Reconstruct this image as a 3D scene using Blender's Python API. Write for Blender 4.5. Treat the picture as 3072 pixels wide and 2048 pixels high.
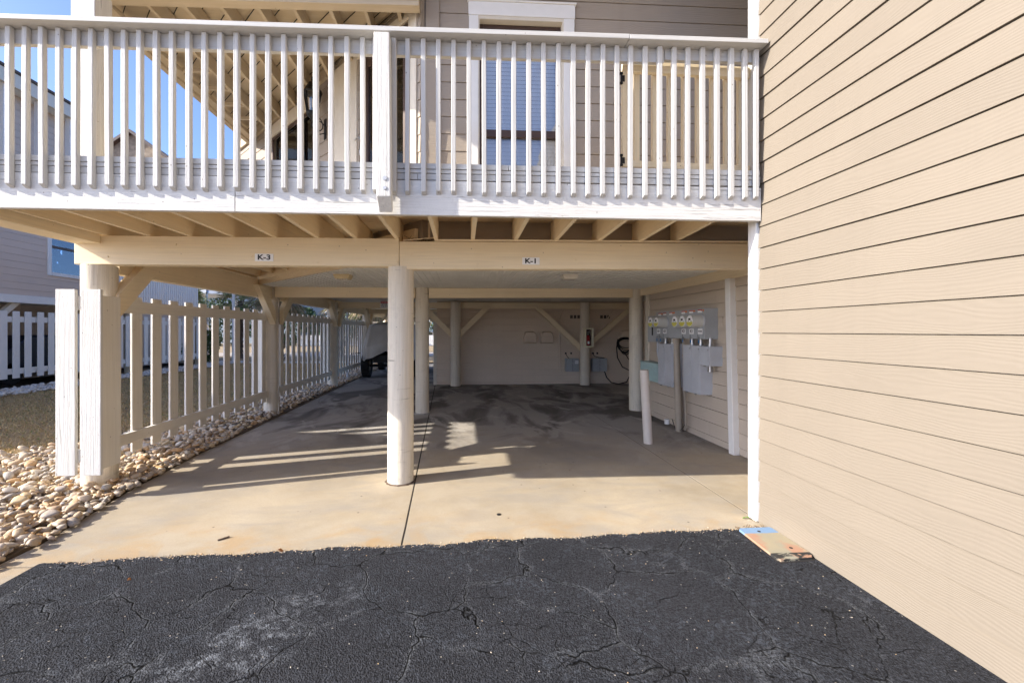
import bpy, math, random
import numpy as np
from mathutils import Vector
random.seed(7); rng = np.random.default_rng(11)
for o in list(bpy.data.objects): bpy.data.objects.remove(o)
SC = bpy.context.scene; COL = SC.collection
R = math.radians

# ------------------------------------------------------------------ camera
cd = bpy.data.cameras.new('camera'); cam = bpy.data.objects.new('camera', cd); COL.objects.link(cam)
cam.location = (0, 0, 1.6); cam.rotation_euler = (R(90), 0, R(-3.16))
cd.sensor_width = 36; cd.lens = 1250/3072*36; cd.shift_x = 77/3072; cd.shift_y = -32/3072
cd.clip_start = 0.05; cd.clip_end = 2000
SC.camera = cam
# ------------------------------------------------------------------ light
LD = Vector((1.79, .47, -1.0)).normalized()            # direction sunlight travels
elev = math.asin(-LD.z)
w = bpy.data.worlds.new('World'); SC.world = w; w.use_nodes = True
nt = w.node_tree; nt.nodes.clear()
sky = nt.nodes.new('ShaderNodeTexSky'); sky.sky_type = 'NISHITA'; sky.sun_disc = False
sky.sun_elevation = elev; sky.sun_rotation = math.atan2(-LD.x, -LD.y)
sky.air_density = .46; sky.dust_density = 1.4; sky.ozone_density = 4.6
bgn = nt.nodes.new('ShaderNodeBackground'); bgn.inputs[1].default_value = .15
wo = nt.nodes.new('ShaderNodeOutputWorld')
nt.links.new(sky.outputs[0], bgn.inputs[0]); nt.links.new(bgn.outputs[0], wo.inputs[0])
sd = bpy.data.lights.new('sun', 'SUN'); sd.energy = 3.3; sd.angle = R(.53); sd.color = (1, .925, .80)
sun = bpy.data.objects.new('sun', sd); COL.objects.link(sun)
sun.rotation_euler = LD.to_track_quat('-Z', 'Y').to_euler()
SC.view_settings.view_transform = 'Standard'; SC.view_settings.look = 'None'
SC.view_settings.exposure = 1.62; SC.view_settings.gamma = 1
try:
    SC.cycles.max_bounces = 14; SC.cycles.diffuse_bounces = 12
    SC.cycles.sample_clamp_indirect = 8
except Exception: pass

# ------------------------------------------------------------------ node helpers
class NT:
    def __init__(s, name):
        s.m = bpy.data.materials.new(name); s.m.use_nodes = True
        s.t = s.m.node_tree; s.b = s.t.nodes['Principled BSDF']
        s.tc = s.t.nodes.new('ShaderNodeTexCoord').outputs['Object']
    def n(s, typ, **k):
        x = s.t.nodes.new('ShaderNode'+typ)
        for a, v in k.items(): setattr(x, a, v)
        return x
    def l(s, a, b): s.t.links.new(a, b)
    def map(s, sc=(1,1,1), loc=(0,0,0), rot=(0,0,0), src=None):
        x = s.n('Mapping'); x.inputs['Scale'].default_value = sc; x.inputs['Location'].default_value = loc
        x.inputs['Rotation'].default_value = rot
        s.l(src or s.tc, x.inputs[0]); return x.outputs[0]
    def noise(s, vec, scale, detail=4, rough=.55, dist=0):
        x = s.n('TexNoise'); x.inputs['Scale'].default_value = scale; x.inputs['Detail'].default_value = detail
        x.inputs['Roughness'].default_value = rough; x.inputs['Distortion'].default_value = dist
        s.l(vec, x.inputs['Vector']); return x.outputs['Fac']
    def ramp(s, fac, stops):
        x = s.n('ValToRGB'); e = x.color_ramp.elements
        while len(e) < len(stops): e.new(.5)
        for i, (p, c) in enumerate(stops):
            e[i].position = p; e[i].color = (c, c, c, 1) if isinstance(c, (int, float)) else (*c, 1)
        s.l(fac, x.inputs[0]); return x.outputs[0]
    def mix(s, fac, a, b, mode='MIX'):
        x = s.n('Mix', data_type='RGBA', blend_type=mode)
        for i, v in ((0, fac), (6, a), (7, b)):
            if hasattr(v, 'links'): s.l(v, x.inputs[i])
            elif i == 0: x.inputs[0].default_value = v
            else: x.inputs[i].default_value = (*v, 1)
        return x.outputs[2]
    def math(s, op, a, b=0):
        x = s.n('Math', operation=op)
        for i, v in ((0, a), (1, b)):
            if hasattr(v, 'links'): s.l(v, x.inputs[i])
            else: x.inputs[i].default_value = v
        return x.outputs[0]
    def bump(s, h, st=.5, d=.01, nrm=None):
        x = s.n('Bump'); x.inputs['Strength'].default_value = st; x.inputs['Distance'].default_value = d
        s.l(h, x.inputs['Height'])
        if nrm: s.l(nrm, x.inputs['Normal'])
        return x.outputs[0]
    def out(s, col=None, rough=.7, nrm=None, metal=0, spec=.3):
        if hasattr(col, 'links'): s.l(col, s.b.inputs['Base Color'])
        elif col: s.b.inputs['Base Color'].default_value = (*col, 1)
        if hasattr(rough, 'links'): s.l(rough, s.b.inputs['Roughness'])
        else: s.b.inputs['Roughness'].default_value = rough
        s.b.inputs['Metallic'].default_value = metal; s.b.inputs['Specular IOR Level'].default_value = spec
        if nrm: s.l(nrm, s.b.inputs['Normal'])
        return s.m
    def island(s):
        g = s.n('NewGeometry'); return g.outputs['Random Per Island']

def wood(name, col, axis, rough=.6, grain=.35, dirt=.12, knots=True, crack=0, ring=0):
    """painted timber; grain runs along axis"""
    s = NT(name)
    lo, hi = 1.2, 45
    sc = tuple(lo if a == axis else hi for a in 'xyz')
    g = s.n('CombineXYZ')
    isl = s.math('MULTIPLY', s.island(), 37.0)
    for i in range(3): s.l(isl, g.inputs[i])
    ad = s.n('VectorMath', operation='ADD'); s.l(s.tc, ad.inputs[0]); s.l(g.outputs[0], ad.inputs[1])
    v = ad.outputs[0]
    gr = s.noise(s.map(sc, src=v), 1.0, 6, .6, 1.2)
    fine = s.noise(v, 120, 3)
    big = s.noise(v, 2.2, 4)
    c1 = tuple(c*(1-dirt) for c in col)
    c = s.mix(s.ramp(gr, [(.3, 0), (.62, 1)]), c1, col)
    c = s.mix(s.math('MULTIPLY', s.ramp(big, [(.45, 0), (.8, 1)]), .5), c, tuple(x*y for x, y in zip(col, (.86, .84, .8))))
    # small chips and nail marks
    spk = s.n('TexVoronoi'); spk.inputs['Scale'].default_value = 9; s.l(v, spk.inputs['Vector'])
    sm = s.math('LESS_THAN', spk.outputs['Distance'], .055)
    c = s.mix(s.math('MULTIPLY', sm, .55), c, (.16, .12, .09))
    h = s.math('ADD', gr, s.math('MULTIPLY', fine, .35))
    if crack:
        cr = s.noise(s.map(tuple(.5 if a == axis else 26 for a in 'xyz'), src=v), 1.0, 5, .7, 2)
        cm = s.ramp(cr, [(.33, 1), (.37, 0)])
        c = s.mix(s.math('MULTIPLY', cm, crack), c, tuple(x*.45 for x in col))
        h = s.math('SUBTRACT', h, cm)
    if ring:   # hoop-wise paint checks and scuffs
        rg = s.noise(s.map((2.5, 2.5, 30), src=v), 1.0, 4, .6, .6)
        rm = s.math('MULTIPLY', s.ramp(rg, [(.30, 1), (.335, 0)]), .6)
        c = s.mix(rm, c, tuple(x*.4 for x in col)); h = s.math('SUBTRACT', h, rm)
        sc_ = s.ramp(s.noise(s.map((5, 5, 2.2), src=v), 1.0, 6, .7, .5), [(.56, 0), (.66, 1)])
        c = s.mix(s.math('MULTIPLY', sc_, .3), c, tuple(x*.62 for x in col))
    return s.out(c, rough, s.bump(h, grain, .006))

def siding_mat(name, col, lines=.25):
    """fibre-cement lap boards with pressed cedar grain, one pattern per board"""
    s = NT(name)
    g = s.n('CombineXYZ'); isl = s.math('MULTIPLY', s.island(), 53.0)
    for i in range(3): s.l(isl, g.inputs[i])
    ad = s.n('VectorMath', operation='ADD'); s.l(s.tc, ad.inputs[0]); s.l(g.outputs[0], ad.inputs[1]); v = ad.outputs[0]
    warp = s.noise(s.map((1.3, 1.3, 5), src=v), 1.0, 2, .5)
    sep = s.n('SeparateXYZ'); s.l(v, sep.inputs[0])
    ph = s.math('ADD', s.math('MULTIPLY', sep.outputs[2], 300), s.math('MULTIPLY', warp, 70))
    wv = s.math('SINE', ph)
    br = s.noise(s.map((3, 3, 60), src=v), 1.0, 4, .6)
    h = s.math('ADD', s.math('MULTIPLY', wv, .30), br)
    big = s.noise(v, 1.1, 4)
    c = s.mix(s.ramp(big, [(.3, 0), (.7, 1)]), tuple(x*.92 for x in col), col)
    drip = s.noise(s.map((9, 9, .5)), 1.0, 5, .65)
    c = s.mix(s.math('MULTIPLY', s.ramp(drip, [(.52, 0), (.75, 1)]), .22), c, tuple(x*.8 for x in col))
    c = s.mix(s.math('MULTIPLY', s.ramp(h, [(.15, 1), (.6, 0)]), .055), c, tuple(x*.8 for x in col))
    c = s.mix(s.math('MULTIPLY', s.island(), .10), c, tuple(x*.8 for x in col))
    return s.out(c, .62, s.bump(h, lines, .006))

def plain(name, col, rough=.5, metal=0, var=.1, scale=12, bump=.1, spec=.4):
    s = NT(name); n = s.noise(s.tc, scale, 5)
    c = s.mix(s.ramp(n, [(.35, 0), (.7, 1)]), tuple(x*(1-var) for x in col), col)
    f = s.noise(s.tc, scale*14, 3)
    return s.out(c, rough, s.bump(f, bump, .003), metal, spec)

M = {}
WHITE = (.57, .555, .53); CREAM = (.84, .71, .50); TAN = (.214, .181, .144)
for a in 'xyz':
    M['w'+a] = wood('white_paint_'+a, WHITE, a, .55, .5)
    M['c'+a] = wood('cream_paint_'+a, CREAM, a, .6, .28)
M['wrough'] = wood('rough_white_board', (.70, .68, .64), 'z', .7, .8, .16, crack=.5)
M['wroughx'] = wood('rough_white_fascia', (.72, .70, .665), 'x', .7, .9, .14, crack=.3)
M['pole'] = wood('cream_round_pole', (.74, .67, .555), 'z', .7, .8, .16, crack=.35, ring=1)
M['fence'] = wood('fence_paint', (.78, .74, .67), 'z', .6, .4, .1)
M['fencey'] = wood('fence_rail_paint', (.78, .74, .67), 'y', .6, .4, .1)
M['siding'] = siding_mat('tan_siding', TAN, .2)
M['siding2'] = siding_mat('taupe_siding', (.54, .46, .375), .25)
M['siding4'] = siding_mat('shade_toned_siding', (.36, .305, .25), .25)  # house siding darkened: the upstairs shade is put into the colour
for a in 'xy': M['p'+a] = wood('shade_toned_timber_'+a, (.52, .43, .31), a, .6, .3)  # cream timber paint darkened to carry the shade under the porch
M['siding3'] = siding_mat('grey_siding', (.66, .54, .45), .2)
M['trim'] = plain('smooth_white_trim', (.76, .75, .73), .45, var=.04, bump=.05)
M['farwhite'] = plain('bright_white_paint', (.88, .86, .83), .5, var=.03, bump=0)
M['trimc'] = plain('smooth_cream_trim', (.66, .60, .50), .5, var=.06, bump=.05)
M['soffit'] = plain('vinyl_soffit', (.88, .87, .81), .45, var=.1, scale=3)
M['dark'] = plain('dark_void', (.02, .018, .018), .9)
M['brown'] = plain('dark_brown_frame', (.075, .045, .035), .4, var=.2)
M['grey'] = plain('grey_enamel', (.40, .42, .44), .4, var=.12, scale=5, bump=.04)
M['grey2'] = plain('light_grey_enamel', (.52, .54, .58), .4, var=.12, scale=5, bump=.04)
M['black'] = plain('black_plastic', (.012, .012, .014), .5)
M['rubber'] = plain('tyre_rubber', (.014, .014, .014), .8, bump=.6, scale=8)
M['metal'] = plain('galvanised', (.5, .5, .5), .35, .9, var=.2)
M['teal'] = plain('pale_green_plastic', (.42, .55, .53), .4)
M['pvc'] = plain('painted_pvc', (.60, .54, .48), .4, var=.06)
M['conduit'] = plain('tan_painted_conduit', (.40, .34, .27), .45)
M['plaque'] = plain('sign_white', (.85, .85, .85), .4, var=.02, bump=0)
M['ink'] = plain('sign_black', (.01, .01, .01), .5)
M['red'] = plain('sign_red', (.55, .03, .03), .5)
M['orange'] = plain('sticker_orange', (.75, .22, .06), .5)
M['yellow'] = plain('meter_yellow', (.62, .58, .10), .5)
M['meter'] = plain('meter_grey_cover', (.55, .55, .52), .3, var=.05)
M['iron'] = plain('black_iron', (.012, .012, .013), .45, .3)
M['roof'] = plain('shingle', (.13, .105, .09), .9, var=.4, scale=30, bump=.6)
M['redlac'] = plain('extinguisher_red', (.38, .015, .015), .3)
M['backwall'] = siding_mat('carport_back_siding', (.72, .60, .48), .25)

def glass_mat():
    s = NT('window_glass'); t = s.t
    g = s.n('BsdfGlossy'); g.inputs['Roughness'].default_value = .02; g.inputs[0].default_value = (.9, .95, 1, 1)
    tr = s.n('BsdfTransparent'); fr = s.n('Fresnel'); fr.inputs[0].default_value = 1.4
    wv = s.noise(s.tc, 3, 2); s.l(s.bump(wv, .2, .01), g.inputs['Normal'])
    mx = s.n('MixShader'); s.l(s.math('ADD', fr.outputs[0], .10), mx.inputs[0]); s.l(tr.outputs[0], mx.inputs[1]); s.l(g.outputs[0], mx.inputs[2])
    s.l(mx.outputs[0], t.nodes['Material Output'].inputs[0]); return s.m
M['glass'] = glass_mat()

def concrete_mat():
    s = NT('driveway_concrete'); v = s.tc
    big = s.noise(v, .9, 6, .6, .5); mid = s.noise(v, 4.5, 6, .6); fine = s.noise(v, 70, 3); grit = s.noise(v, 300, 2)
    c = s.mix(s.ramp(big, [(.3, 0), (.7, 1)]), (.33, .275, .20), (.49, .41, .30))
    c = s.mix(s.math('MULTIPLY', s.ramp(mid, [(.4, 0), (.7, 1)]), .5), c, (.46, .40, .32))
    wash = s.ramp(s.noise(s.map((1, 2.6, 1), (3, 1, 0)), 1.3, 7, .65, .7), [(.46, 0), (.66, 1)])
    c = s.mix(s.math('MULTIPLY', wash, .6), c, (.31, .285, .25))
    sep = s.n('SeparateXYZ'); s.l(v, sep.inputs[0]); X, Y = sep.outputs[0], sep.outputs[1]
    # rust bloom along the kerb edge, stronger at the left
    wob = s.math('MULTIPLY', s.noise(v, 2.2, 4), .55)
    edge = s.n('MapRange'); s.l(s.math('ADD', Y, wob), edge.inputs[0])
    edge.inputs[1].default_value = 4.05; edge.inputs[2].default_value = 3.42; edge.inputs[3].default_value = 0; edge.inputs[4].default_value = 1
    rn = s.ramp(s.noise(v, 2.6, 5, .6, .6), [(.46, 0), (.66, 1)])
    c = s.mix(s.math('MULTIPLY', s.math('MULTIPLY', edge.outputs[0], rn), .75), c, (.44, .285, .13))
    # grey further inside the bays: cool floor shade put into the colour, with grime
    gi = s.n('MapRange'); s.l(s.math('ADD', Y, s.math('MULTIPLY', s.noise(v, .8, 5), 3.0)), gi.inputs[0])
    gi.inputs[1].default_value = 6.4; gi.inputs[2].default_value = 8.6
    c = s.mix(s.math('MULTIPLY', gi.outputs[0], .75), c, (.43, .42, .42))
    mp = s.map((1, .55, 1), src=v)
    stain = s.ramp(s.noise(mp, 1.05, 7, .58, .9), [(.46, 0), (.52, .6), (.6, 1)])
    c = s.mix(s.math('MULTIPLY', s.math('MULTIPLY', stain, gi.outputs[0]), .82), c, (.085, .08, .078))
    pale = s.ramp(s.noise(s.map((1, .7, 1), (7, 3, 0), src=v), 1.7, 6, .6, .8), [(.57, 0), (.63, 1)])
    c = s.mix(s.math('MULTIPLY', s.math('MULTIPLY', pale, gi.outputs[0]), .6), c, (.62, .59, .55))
    # pitting and dark flecks
    vo = s.n('TexVoronoi'); vo.inputs['Scale'].default_value = 5.5; s.l(v, vo.inputs['Vector'])
    fl = s.math('LESS_THAN', vo.outputs['Distance'], .055)
    c = s.mix(s.math('MULTIPLY', fl, .7), c, (.07, .055, .045))
    c = s.mix(s.math('MULTIPLY', s.ramp(grit, [(.35, 1), (.52, 0)]), .4), c, (.2, .16, .12))
    c = s.mix(s.math('MULTIPLY', s.ramp(fine, [(.3, 1), (.5, 0)]), .22), c, (.24, .2, .15))
    h = s.math('ADD', s.math('MULTIPLY', fine, .6), grit)
    return s.out(c, .78, s.bump(h, .6, .004), spec=.25)
M['concrete'] = concrete_mat()

def asphalt_mat():
    s = NT('asphalt'); v = s.tc
    agg = s.n('TexVoronoi'); agg.inputs['Scale'].default_value = 130; s.l(v, agg.inputs['Vector'])
    fine = s.noise(v, 75, 6, .8); mid = s.noise(v, 38, 4, .7); big = s.noise(v, 1.3, 5)
    c = s.mix(s.ramp(fine, [(.38, 0), (.62, 1)]), (.010, .010, .012), (.072, .076, .090))
    c = s.mix(s.math('MULTIPLY', s.ramp(big, [(.35, 0), (.7, 1)]), .3), c, (.07, .07, .08))
    # pale bluish highlights painted into the colour, strongest in a zone at left
    sep = s.n('SeparateXYZ'); s.l(v, sep.inputs[0]); X, Y = sep.outputs[0], sep.outputs[1]
    dx = s.math('SUBTRACT', X, s.math('ADD', s.math('MULTIPLY', Y, .75), -2.75)); dy = s.math('SUBTRACT', Y, 2.15)
    d2 = s.math('ADD', s.math('MULTIPLY', s.math('MULTIPLY', dx, dx), 6.0), s.math('MULTIPLY', s.math('MULTIPLY', dy, dy), 2.2))
    reg = s.n('MapRange'); s.l(d2, reg.inputs[0]); reg.inputs[1].default_value = .9; reg.inputs[2].default_value = .05
    pw = s.math('MULTIPLY', s.ramp(s.noise(v, 7, 8, .75, .8), [(.47, 0), (.6, 1)]), s.ramp(mid, [(.40, 0), (.58, 1)]))
    c = s.mix(s.math('MULTIPLY', s.math('MULTIPLY', pw, reg.outputs[0]), .75), c, (.30, .32, .36))
    pw2 = s.math('MULTIPLY', s.ramp(s.noise(v, 2.2, 8, .75), [(.46, 0), (.7, 1)]), s.ramp(mid, [(.5, 0), (.6, 1)]))
    c = s.mix(s.math('MULTIPLY', pw2, .4), c, (.20, .23, .285))
    # cracks
    nz = s.n('TexNoise'); nz.inputs['Scale'].default_value = 3.0; nz.inputs['Detail'].default_value = 4; nz.inputs['Roughness'].default_value = .5
    s.l(v, nz.inputs['Vector'])
    dist = s.n('VectorMath', operation='MULTIPLY_ADD'); s.l(nz.outputs['Color'], dist.inputs[0]); dist.inputs[1].default_value = (.30, .30, .30); s.l(v, dist.inputs[2])
    def cracks(scale, wd, msc, lo):
        vo = s.n('TexVoronoi', feature='DISTANCE_TO_EDGE'); vo.inputs['Scale'].default_value = scale; s.l(dist.outputs[0], vo.inputs['Vector'])
        k = s.ramp(vo.outputs[0], [(0, 1), (wd, 0)])
        return s.math('MULTIPLY', k, s.ramp(s.noise(v, msc, 4), [(lo, 0), (lo+.08, 1)]))
    k1 = cracks(1.9, .009, 2.0, .42); k2 = cracks(4.3, .012, 2.6, .50)
    kk = s.math('MAXIMUM', k1, s.math('MULTIPLY', k2, .8))
    vo = s.n('TexVoronoi', feature='DISTANCE_TO_EDGE'); vo.inputs['Scale'].default_value = 1.9; s.l(dist.outputs[0], vo.inputs['Vector'])
    halo = s.math('MULTIPLY', s.ramp(vo.outputs[0], [(0, 1), (.05, 0)]), s.ramp(s.noise(v, 5, 4), [(.45, 0), (.58, 1)]))
    c = s.mix(s.math('MULTIPLY', s.math('MULTIPLY', halo, s.ramp(fine, [(.4, 0), (.6, 1)])), .5), c, (.26, .275, .30))
    c = s.mix(kk, c, (.006, .006, .006))
    pb = s.n('TexVoronoi'); pb.inputs['Scale'].default_value = 16; s.l(v, pb.inputs['Vector'])
    c = s.mix(s.math('MULTIPLY', s.math('LESS_THAN', pb.outputs['Distance'], .07), .8), c, (.42, .39, .35))
    h = s.math('SUBTRACT', s.math('ADD', s.math('ADD', s.math('MULTIPLY', agg.outputs['Distance'], 1.0), fine), s.math('MULTIPLY', mid, .6)), s.math('MULTIPLY', kk, 2.5))
    return s.out(c, .85, s.bump(h, 1.0, .02), spec=.12)
M['asphalt'] = asphalt_mat()

def stone_mat(name, cols):
    s = NT(name); v = s.tc
    c = s.ramp(s.island(), [(i/(len(cols)-1), k) for i, k in enumerate(cols)])
    n = s.noise(v, 26, 5, .6, .8)
    c = s.mix(s.math('MULTIPLY', s.ramp(n, [(.45, 0), (.7, 1)]), .55), c, (.50, .36, .22))
    c = s.mix(s.math('MULTIPLY', s.ramp(s.noise(v, 60, 4), [(.3, 1), (.5, 0)]), .3), c, (.25, .22, .2))
    return s.out(c, .6, s.bump(s.noise(v, 90, 4), .3, .004), spec=.3)
M['stone'] = stone_mat('river_stone', [(.55, .41, .26), (.34, .30, .27), (.64, .55, .42), (.46, .26, .10), (.54, .46, .36), (.24, .22, .21), (.68, .61, .5), (.44, .31, .21), (.60, .45, .24), (.42, .39, .37), (.54, .33, .15), (.62, .55, .45)])
M['stone2'] = stone_mat('white_stone', [(.72, .70, .68), (.60, .57, .54), (.78, .76, .73), (.62, .55, .46), (.75, .73, .7)])

def lawn_mat():
    s = NT('dormant_lawn'); v = s.tc
    a = s.noise(v, 60, 5, .7); b = s.noise(v, 1.2, 5); g = s.noise(v, .8, 4, .6, .5)
    c = s.mix(s.ramp(a, [(.3, 0), (.7, 1)]), (.30, .21, .11), (.60, .44, .25))
    c = s.mix(s.math('MULTIPLY', s.ramp(b, [(.35, 0), (.7, 1)]), .4), c, (.2, .14, .08))
    c = s.mix(s.math('MULTIPLY', s.ramp(g, [(.58, 0), (.7, 1)]), .6), c, (.07, .11, .03))
    return s.out(c, .9, s.bump(a, .8, .02), spec=.1)
M['lawn'] = lawn_mat()
def blade_mat():
    s = NT('grass_blades'); c = s.ramp(s.island(), [(0, (.60, .43, .22)), (.4, (.42, .29, .14)), (.7, (.66, .50, .28)), (.93, (.30, .27, .1)), (1, (.11, .20, .04))])
    return s.out(c, .8, spec=.15)
M['blade'] = blade_mat()
def leaf_mat(name, cols):
    s = NT(name); c = s.ramp(s.island(), [(i/(len(cols)-1), k) for i, k in enumerate(cols)])
    s.b.inputs['Subsurface Weight'].default_value = 0
    return s.out(c, .55, spec=.3)
M['palm'] = leaf_mat('palm_leaf', [(.09, .14, .03), (.17, .24, .05), (.26, .30, .08), (.42, .38, .17), (.12, .19, .05)])
M['palmdry'] = leaf_mat('dry_palm_leaf', [(.26, .19, .11), (.34, .27, .17), (.18, .13, .08), (.10, .12, .04)])
M['bush'] = leaf_mat('shrub_leaf', [(.015, .035, .01), (.03, .06, .015), (.05, .09, .02), (.02, .045, .012)])
M['bark'] = plain('bark', (.16, .11, .08), .9, var=.5, scale=20, bump=1)
M['dirt2'] = plain('packed_joint_dirt', (.035, .03, .025), .95, var=.4, scale=30, bump=.5)
M['dirt'] = plain('ground', (.16, .12, .08), .95, var=.3, scale=2, bump=.3)
M['road'] = plain('pale_road', (.42, .37, .33), .9, var=.15, scale=2)
M['sand'] = plain('sunny_ground', (.36, .27, .16), .95, var=.3, scale=3)
def cover_mat():
    s = NT('car_cover_cloth'); v = s.tc
    n = s.noise(s.map((1.2, 1, .5)), 2.2, 4, .5, 1.0)
    c = s.mix(s.ramp(n, [(.3, 0), (.7, 1)]), (.55, .52, .48), (.66, .63, .58))
    return s.out(c, .8, s.bump(s.noise(v, 200, 2), .15, .002))
M['cover'] = cover_mat()
M['leafo'] = plain('fallen_leaf', (.42, .17, .05), .7)
M['weed'] = plain('weed_green', (.12, .22, .04), .7)
M['nest'] = plain('dry_twigs', (.12, .075, .04), .9)

# ------------------------------------------------------------------ mesh helpers
class MB:
    def __init__(s): s.v = []; s.f = []; s.mi = []; s.sm = []; s.cur = 0
    def add(s, vs, fs, smooth=False):
        o = len(s.v); s.v += [tuple(p) for p in vs]
        s.f += [tuple(i+o for i in f) for f in fs]; s.mi += [s.cur]*len(fs); s.sm += [smooth]*len(fs); return s
    def hexa(s, p):   # 8 corners: bottom ring 0-3 (ccw from above), top ring 4-7
        return s.add(p, [(3,2,1,0), (4,5,6,7), (0,1,5,4), (1,2,6,5), (2,3,7,6), (3,0,4,7)])
    def box(s, x0, x1, y0, y1, z0, z1):
        return s.hexa([(x0,y0,z0),(x1,y0,z0),(x1,y1,z0),(x0,y1,z0),(x0,y0,z1),(x1,y0,z1),(x1,y1,z1),(x0,y1,z1)])
    def beam(s, a, b, w_, h_, up=(0,0,1)):
        """square timber from a to b, w across, h along up"""
        a, b, up = Vector(a), Vector(b), Vector(up); d = (b-a).normalized()
        sx = d.cross(up).normalized()*w_/2; uz = sx.cross(d).normalized()*h_/2
        return s.add([a-sx-uz, a+sx-uz, a+sx+uz, a-sx+uz, b-sx-uz, b+sx-uz, b+sx+uz, b-sx+uz],
                     [(0,1,2,3), (7,6,5,4), (0,4,5,1), (1,5,6,2), (2,6,7,3), (3,7,4,0)])
    def cyl(s, a, b, r0, r1=None, n=20, caps=True, smooth=True):
        r1 = r0 if r1 is None else r1
        a, b = Vector(a), Vector(b); d = (b-a).normalized()
        t = Vector((1,0,0)) if abs(d.x) < .9 else Vector((0,1,0))
        u = d.cross(t).normalized(); v = d.cross(u)
        A = [a+(u*math.cos(2*math.pi*i/n)+v*math.sin(2*math.pi*i/n))*r0 for i in range(n)]
        B = [b+(u*math.cos(2*math.pi*i/n)+v*math.sin(2*math.pi*i/n))*r1 for i in range(n)]
        s.add(A+B, [(i, i+n, (i+1)%n+n, (i+1)%n) for i in range(n)], smooth)
        if caps: s.add(A, [tuple(range(n))]); s.add(B, [tuple(range(n-1, -1, -1))])
        return s
    def tube(s, pts, r, n=8):
        pts = [Vector(p) for p in pts]; rings = []
        for i, p in enumerate(pts):
            d = (pts[min(i+1, len(pts)-1)]-pts[max(i-1, 0)]).normalized()
            t = Vector((0,1,0)) if abs(d.y) < .9 else Vector((1,0,0))
            u = d.cross(t).normalized(); v = d.cross(u)
            rings += [p+(u*math.cos(2*math.pi*k/n)+v*math.sin(2*math.pi*k/n))*r for k in range(n)]
        fs = []
        for i in range(len(pts)-1):
            for k in range(n): fs.append((i*n+k, i*n+(k+1)%n, (i+1)*n+(k+1)%n, (i+1)*n+k))
        s.add(rings, fs, True)
        m = (len(pts)-1)*n
        return s.add(rings, [tuple(range(n-1, -1, -1)), tuple(m+k for k in range(n))])
    def lathe(s, c, prof, n=16):   # profile (r,z)
        vs = []; fs = []
        for r, z in prof:
            for k in range(n): vs.append((c[0]+r*math.cos(2*math.pi*k/n), c[1]+r*math.sin(2*math.pi*k/n), c[2]+z))
        for i in range(len(prof)-1):
            for k in range(n): fs.append((i*n+k, i*n+(k+1)%n, (i+1)*n+(k+1)%n, (i+1)*n+k))
        return s.add(vs, fs, True)
    def obj(s, name, mat, parent=None, bev=0, at=None, seg=2):
        me = bpy.data.meshes.new(name); me.from_pydata(s.v, [], s.f)
        mats = mat if isinstance(mat, (list, tuple)) else [mat]
        for m in mats: me.materials.append(m if not isinstance(m, str) else M[m])
        me.polygons.foreach_set('material_index', s.mi); me.polygons.foreach_set('use_smooth', s.sm)
        me.update()
        o = bpy.data.objects.new(name, me); COL.objects.link(o)
        put(o, parent)
        if bev:
            b = o.modifiers.new('bevel', 'BEVEL'); b.width = bev; b.segments = seg; b.limit_method = 'ANGLE'; b.angle_limit = R(40)
        return o
def put(o, parent):
    if parent is not None:
        o.parent = parent
        if parent.type == 'EMPTY': o.location = -Vector(parent['base'])
def thing(name, loc, label, cat, group=None):
    e = bpy.data.objects.new(name, None); COL.objects.link(e); e.location = loc; e['base'] = tuple(loc); e.empty_display_size = .1
    tag(e, label, cat, group); return e
def tag(o, label=None, cat=None, group=None, kind=None):
    for k, v in (('label', label), ('category', cat), ('group', group), ('kind', kind)):
        if v: o[k] = v
    return o
def B(*a): return MB().box(*a)
def text(name, body, size, loc, rot, mat, parent, bold=.0, sx=1.0, align='CENTER'):
    cu = bpy.data.curves.new(name, 'FONT'); cu.body = body; cu.size = size; cu.extrude = .0008; cu.offset = bold
    cu.align_x = align; cu.align_y = 'CENTER'
    t = bpy.data.objects.new(name+'_tmp', cu); COL.objects.link(t)
    dg = bpy.context.evaluated_depsgraph_get(); me = bpy.data.meshes.new_from_object(t.evaluated_get(dg))
    bpy.data.objects.remove(t)
    from mathutils import Matrix, Euler
    me.transform(Matrix.Translation(loc) @ Euler(rot).to_matrix().to_4x4() @ Matrix.Diagonal((sx, 1, 1, 1)))
    me.materials.clear(); me.materials.append(M[mat])
    o = bpy.data.objects.new(name, me); COL.objects.link(o); put(o, parent); return o
def lerp(a, b, t): return a+(b-a)*t

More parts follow.
